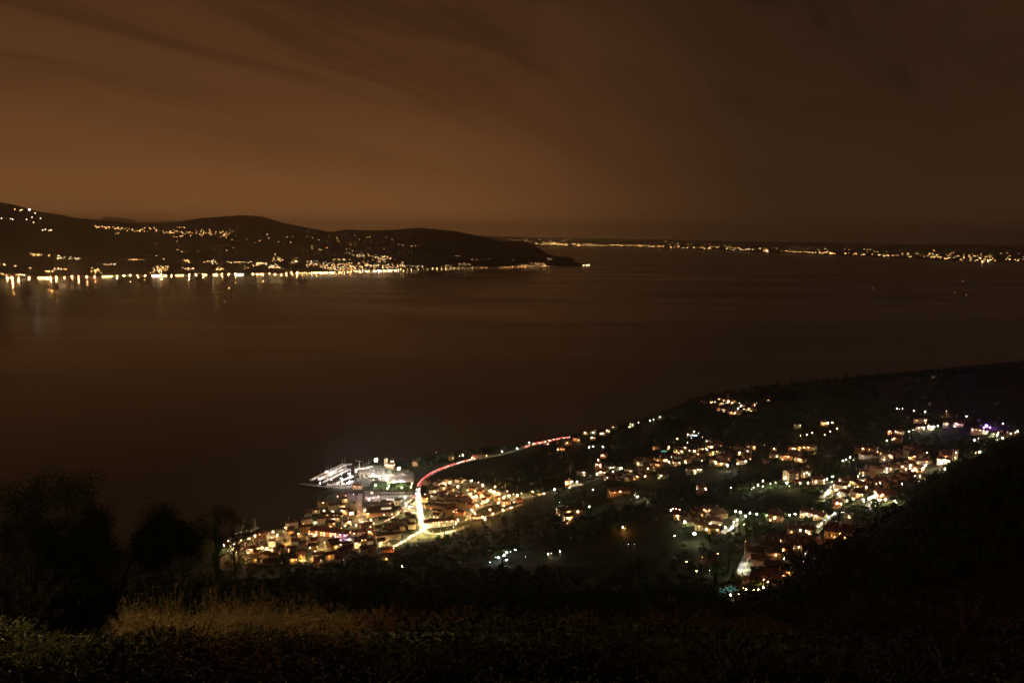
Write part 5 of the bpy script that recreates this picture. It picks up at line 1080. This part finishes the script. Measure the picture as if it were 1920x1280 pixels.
# promenade lamps
def shore_lamp(px, c, Ls, place, r=1.6, h=9, inl=-3):
    a = ray(px, 500)[0]; ys = float(np.interp(a, sa[:, 0], sa[:, 1])); p = np.array([a*(ys+inl), ys+inl, max(float(hill_h(np.array(a), np.array(ys+inl))), .5)])
    o = link('promenade_lamp', flamp_mesh(c, Ls, r, h), None, p); reg(o, 'street lamp', f'{CN[c]} shore lamp', place, f'lamps {place}', 'headland end', True)
for q in [12, 33, 53, 89, 104, 119, 133, 146, 161, 176, 219, 231, 243, 257, 272, 321, 354, 367, 380, 416, 428, 441, 474, 493, 505, 515, 527, 537, 547, 556]: shore_lamp(q, 'o' if q % 3 else 'y', 3600, 'on the far shore road', 1.05)
for q in (20, 92, 103, 300, 404, 556): shore_lamp(q+1.5, 'o', 12000, 'on the far shore road', 1.3, 12)
for q in np.arange(563, 760, 4.2): shore_lamp(q+random.uniform(-1, 1), random.choice('yoow'), 230, 'on the far town promenade', 1.4)
for q in [764, 771, 778, 785, 792, 801, 811, 820, 828, 836, 844, 852, 859, 867, 880, 886, 894, 903, 912, 939, 946, 954, 961, 973, 979, 985, 992, 999, 1011, 1017, 1022, 1027, 1041]: shore_lamp(q, 'y' if q < 890 else 'o', 110, 'on the road under the headland', 1.5)
# lakeside halls on the far shore, the broad bright bands on the water's edge
def shore_hall(px, w, c, Ls, place):
    a = ray(px, 500)[0]; ys = float(np.interp(a, sa[:, 0], sa[:, 1]))+16; o = link('lakeside_hall', far_house_mesh(w, 9, c, Ls), None, (a*ys, ys, 2.0), -math.atan(a))
    reg(o, 'hall', f'{CN[c]} lit lakeside hall', place, 'lakeside halls', 'headland end', True)
for q, w, c, l in [(74, 46, 'y', 14), (81, 46, 'y', 14), (194, 40, 'y', 10), (200, 40, 'y', 14), (206, 36, 'y', 10), (288, 46, 'w', 16), (295, 46, 'w', 18), (309, 34, 'y', 10), (332, 44, 'y', 8), (340, 44, 'y', 8), (384, 36, 'y', 8), (401, 30, 'y', 10), (446, 40, 'w', 14), (453, 36, 'w', 14), (482, 34, 'y', 10), (489, 30, 'y', 9),
                   (592, 44, 'y', 9), (602, 44, 'w', 9), (612, 44, 'y', 10), (622, 40, 'g', 10), (637, 36, 'y', 9), (690, 44, 'y', 9), (703, 50, 'w', 12), (712, 50, 'w', 14), (721, 50, 'y', 12), (733, 44, 'y', 10), (742, 40, 'w', 9), (1104, 36, 'y', 9), (1094, 30, 'y', 9), (1100, 30, 'w', 10)]:
    shore_hall(q, w, c, l, 'on the far water edge')
# the plain beyond the lake
def plain_light(px, py, c, Ls, place, w=60):
    p = hitp(px, py)
    if p is None: return
    PLB.append((Ls*w*w, p, w, c, Ls, place))
def build_plain_lights():
    PLB.sort(key=lambda q: -q[0]); rest = []
    for i, (_, p, w, c, Ls, place) in enumerate(PLB):
        s = p[1]/30000; me = far_house_mesh(w, 18 if w > 50 else 14, c, Ls); rz = -math.atan2(p[0], p[1])
        if i >= 290: rest.append((me, Matrix.Translation(p) @ Matrix.Rotation(rz, 4, 'Z') @ Matrix.Diagonal((s, s, s*1.1, 1)))); continue
        o = link('lit_building', me, None, p, rz); o.scale = (s, s, s*1.1)
        reg(o, 'building', f'{CN[c]} lit building', place, f'buildings {place}', 'headland end', False)
    merge(rest, 'plain_lights', 'faint lights of towns on the plain beyond the lake')
def shoreline(px):
    return float(np.interp(px, [940, 1000, 1060, 1200, 1330, 1450, 1560, 1700, 1830, 1920], [458, 461, 462, 463.5, 468, 474, 477.5, 483.5, 491.5, 490]))
def plain_run(x0, x1, n, up0, up1, cols, Ls, place, w=(36, 58)):
    for _ in range(n):
        px = random.uniform(x0, x1); plain_light(px, shoreline(px)-random.uniform(up0, up1), random.choice(cols), random.choice(Ls), place, random.choice(w))
A_ = 'on the far end shore of the lake'; B_ = 'on the low plain beyond the lake'
PL = (5, 9, 16)
plain_run(1000, 1048, 26, 2, 7, 'yyo', (8, 14), A_); plain_run(1048, 1110, 34, 1.2, 5, 'yo', PL, A_); plain_run(1110, 1245, 46, 1, 4, 'yo', PL, A_); plain_run(1255, 1330, 20, 1, 4, 'yo', PL, A_)
plain_run(1330, 1455, 34, 1, 6, 'yoow', PL, A_); plain_run(1465, 1530, 20, 1, 4, 'yo', PL, A_); plain_run(1530, 1700, 40, 1, 4, 'yo', PL, A_)
plain_run(1740, 1860, 60, 1, 12, 'yoy', (4, 8, 12), A_); plain_run(1690, 1760, 16, 2, 10, 'yo', PL, A_); plain_run(1860, 1920, 10, 1, 7, 'yo', PL, A_)
plain_run(940, 1180, 30, 7, 13, 'oy', (2, 4), B_); plain_run(1180, 1460, 26, 5, 12, 'oy', (2, 4), B_); plain_run(1460, 1780, 34, 4, 13, 'oy', (2, 4), B_); plain_run(1780, 1920, 18, 8, 16, 'oy', (2, 4), B_)
plain_light(1751, 470, 'o', 9, B_); plain_light(1837, 484, 'y', 20, A_); plain_light(1842, 492-1.5, 'y', 24, A_); plain_light(1853, 490, 'w', 20, A_)
build_far_houses(); build_plain_lights(); build_lamps()
#PART3
build_haze()
finish_labels()
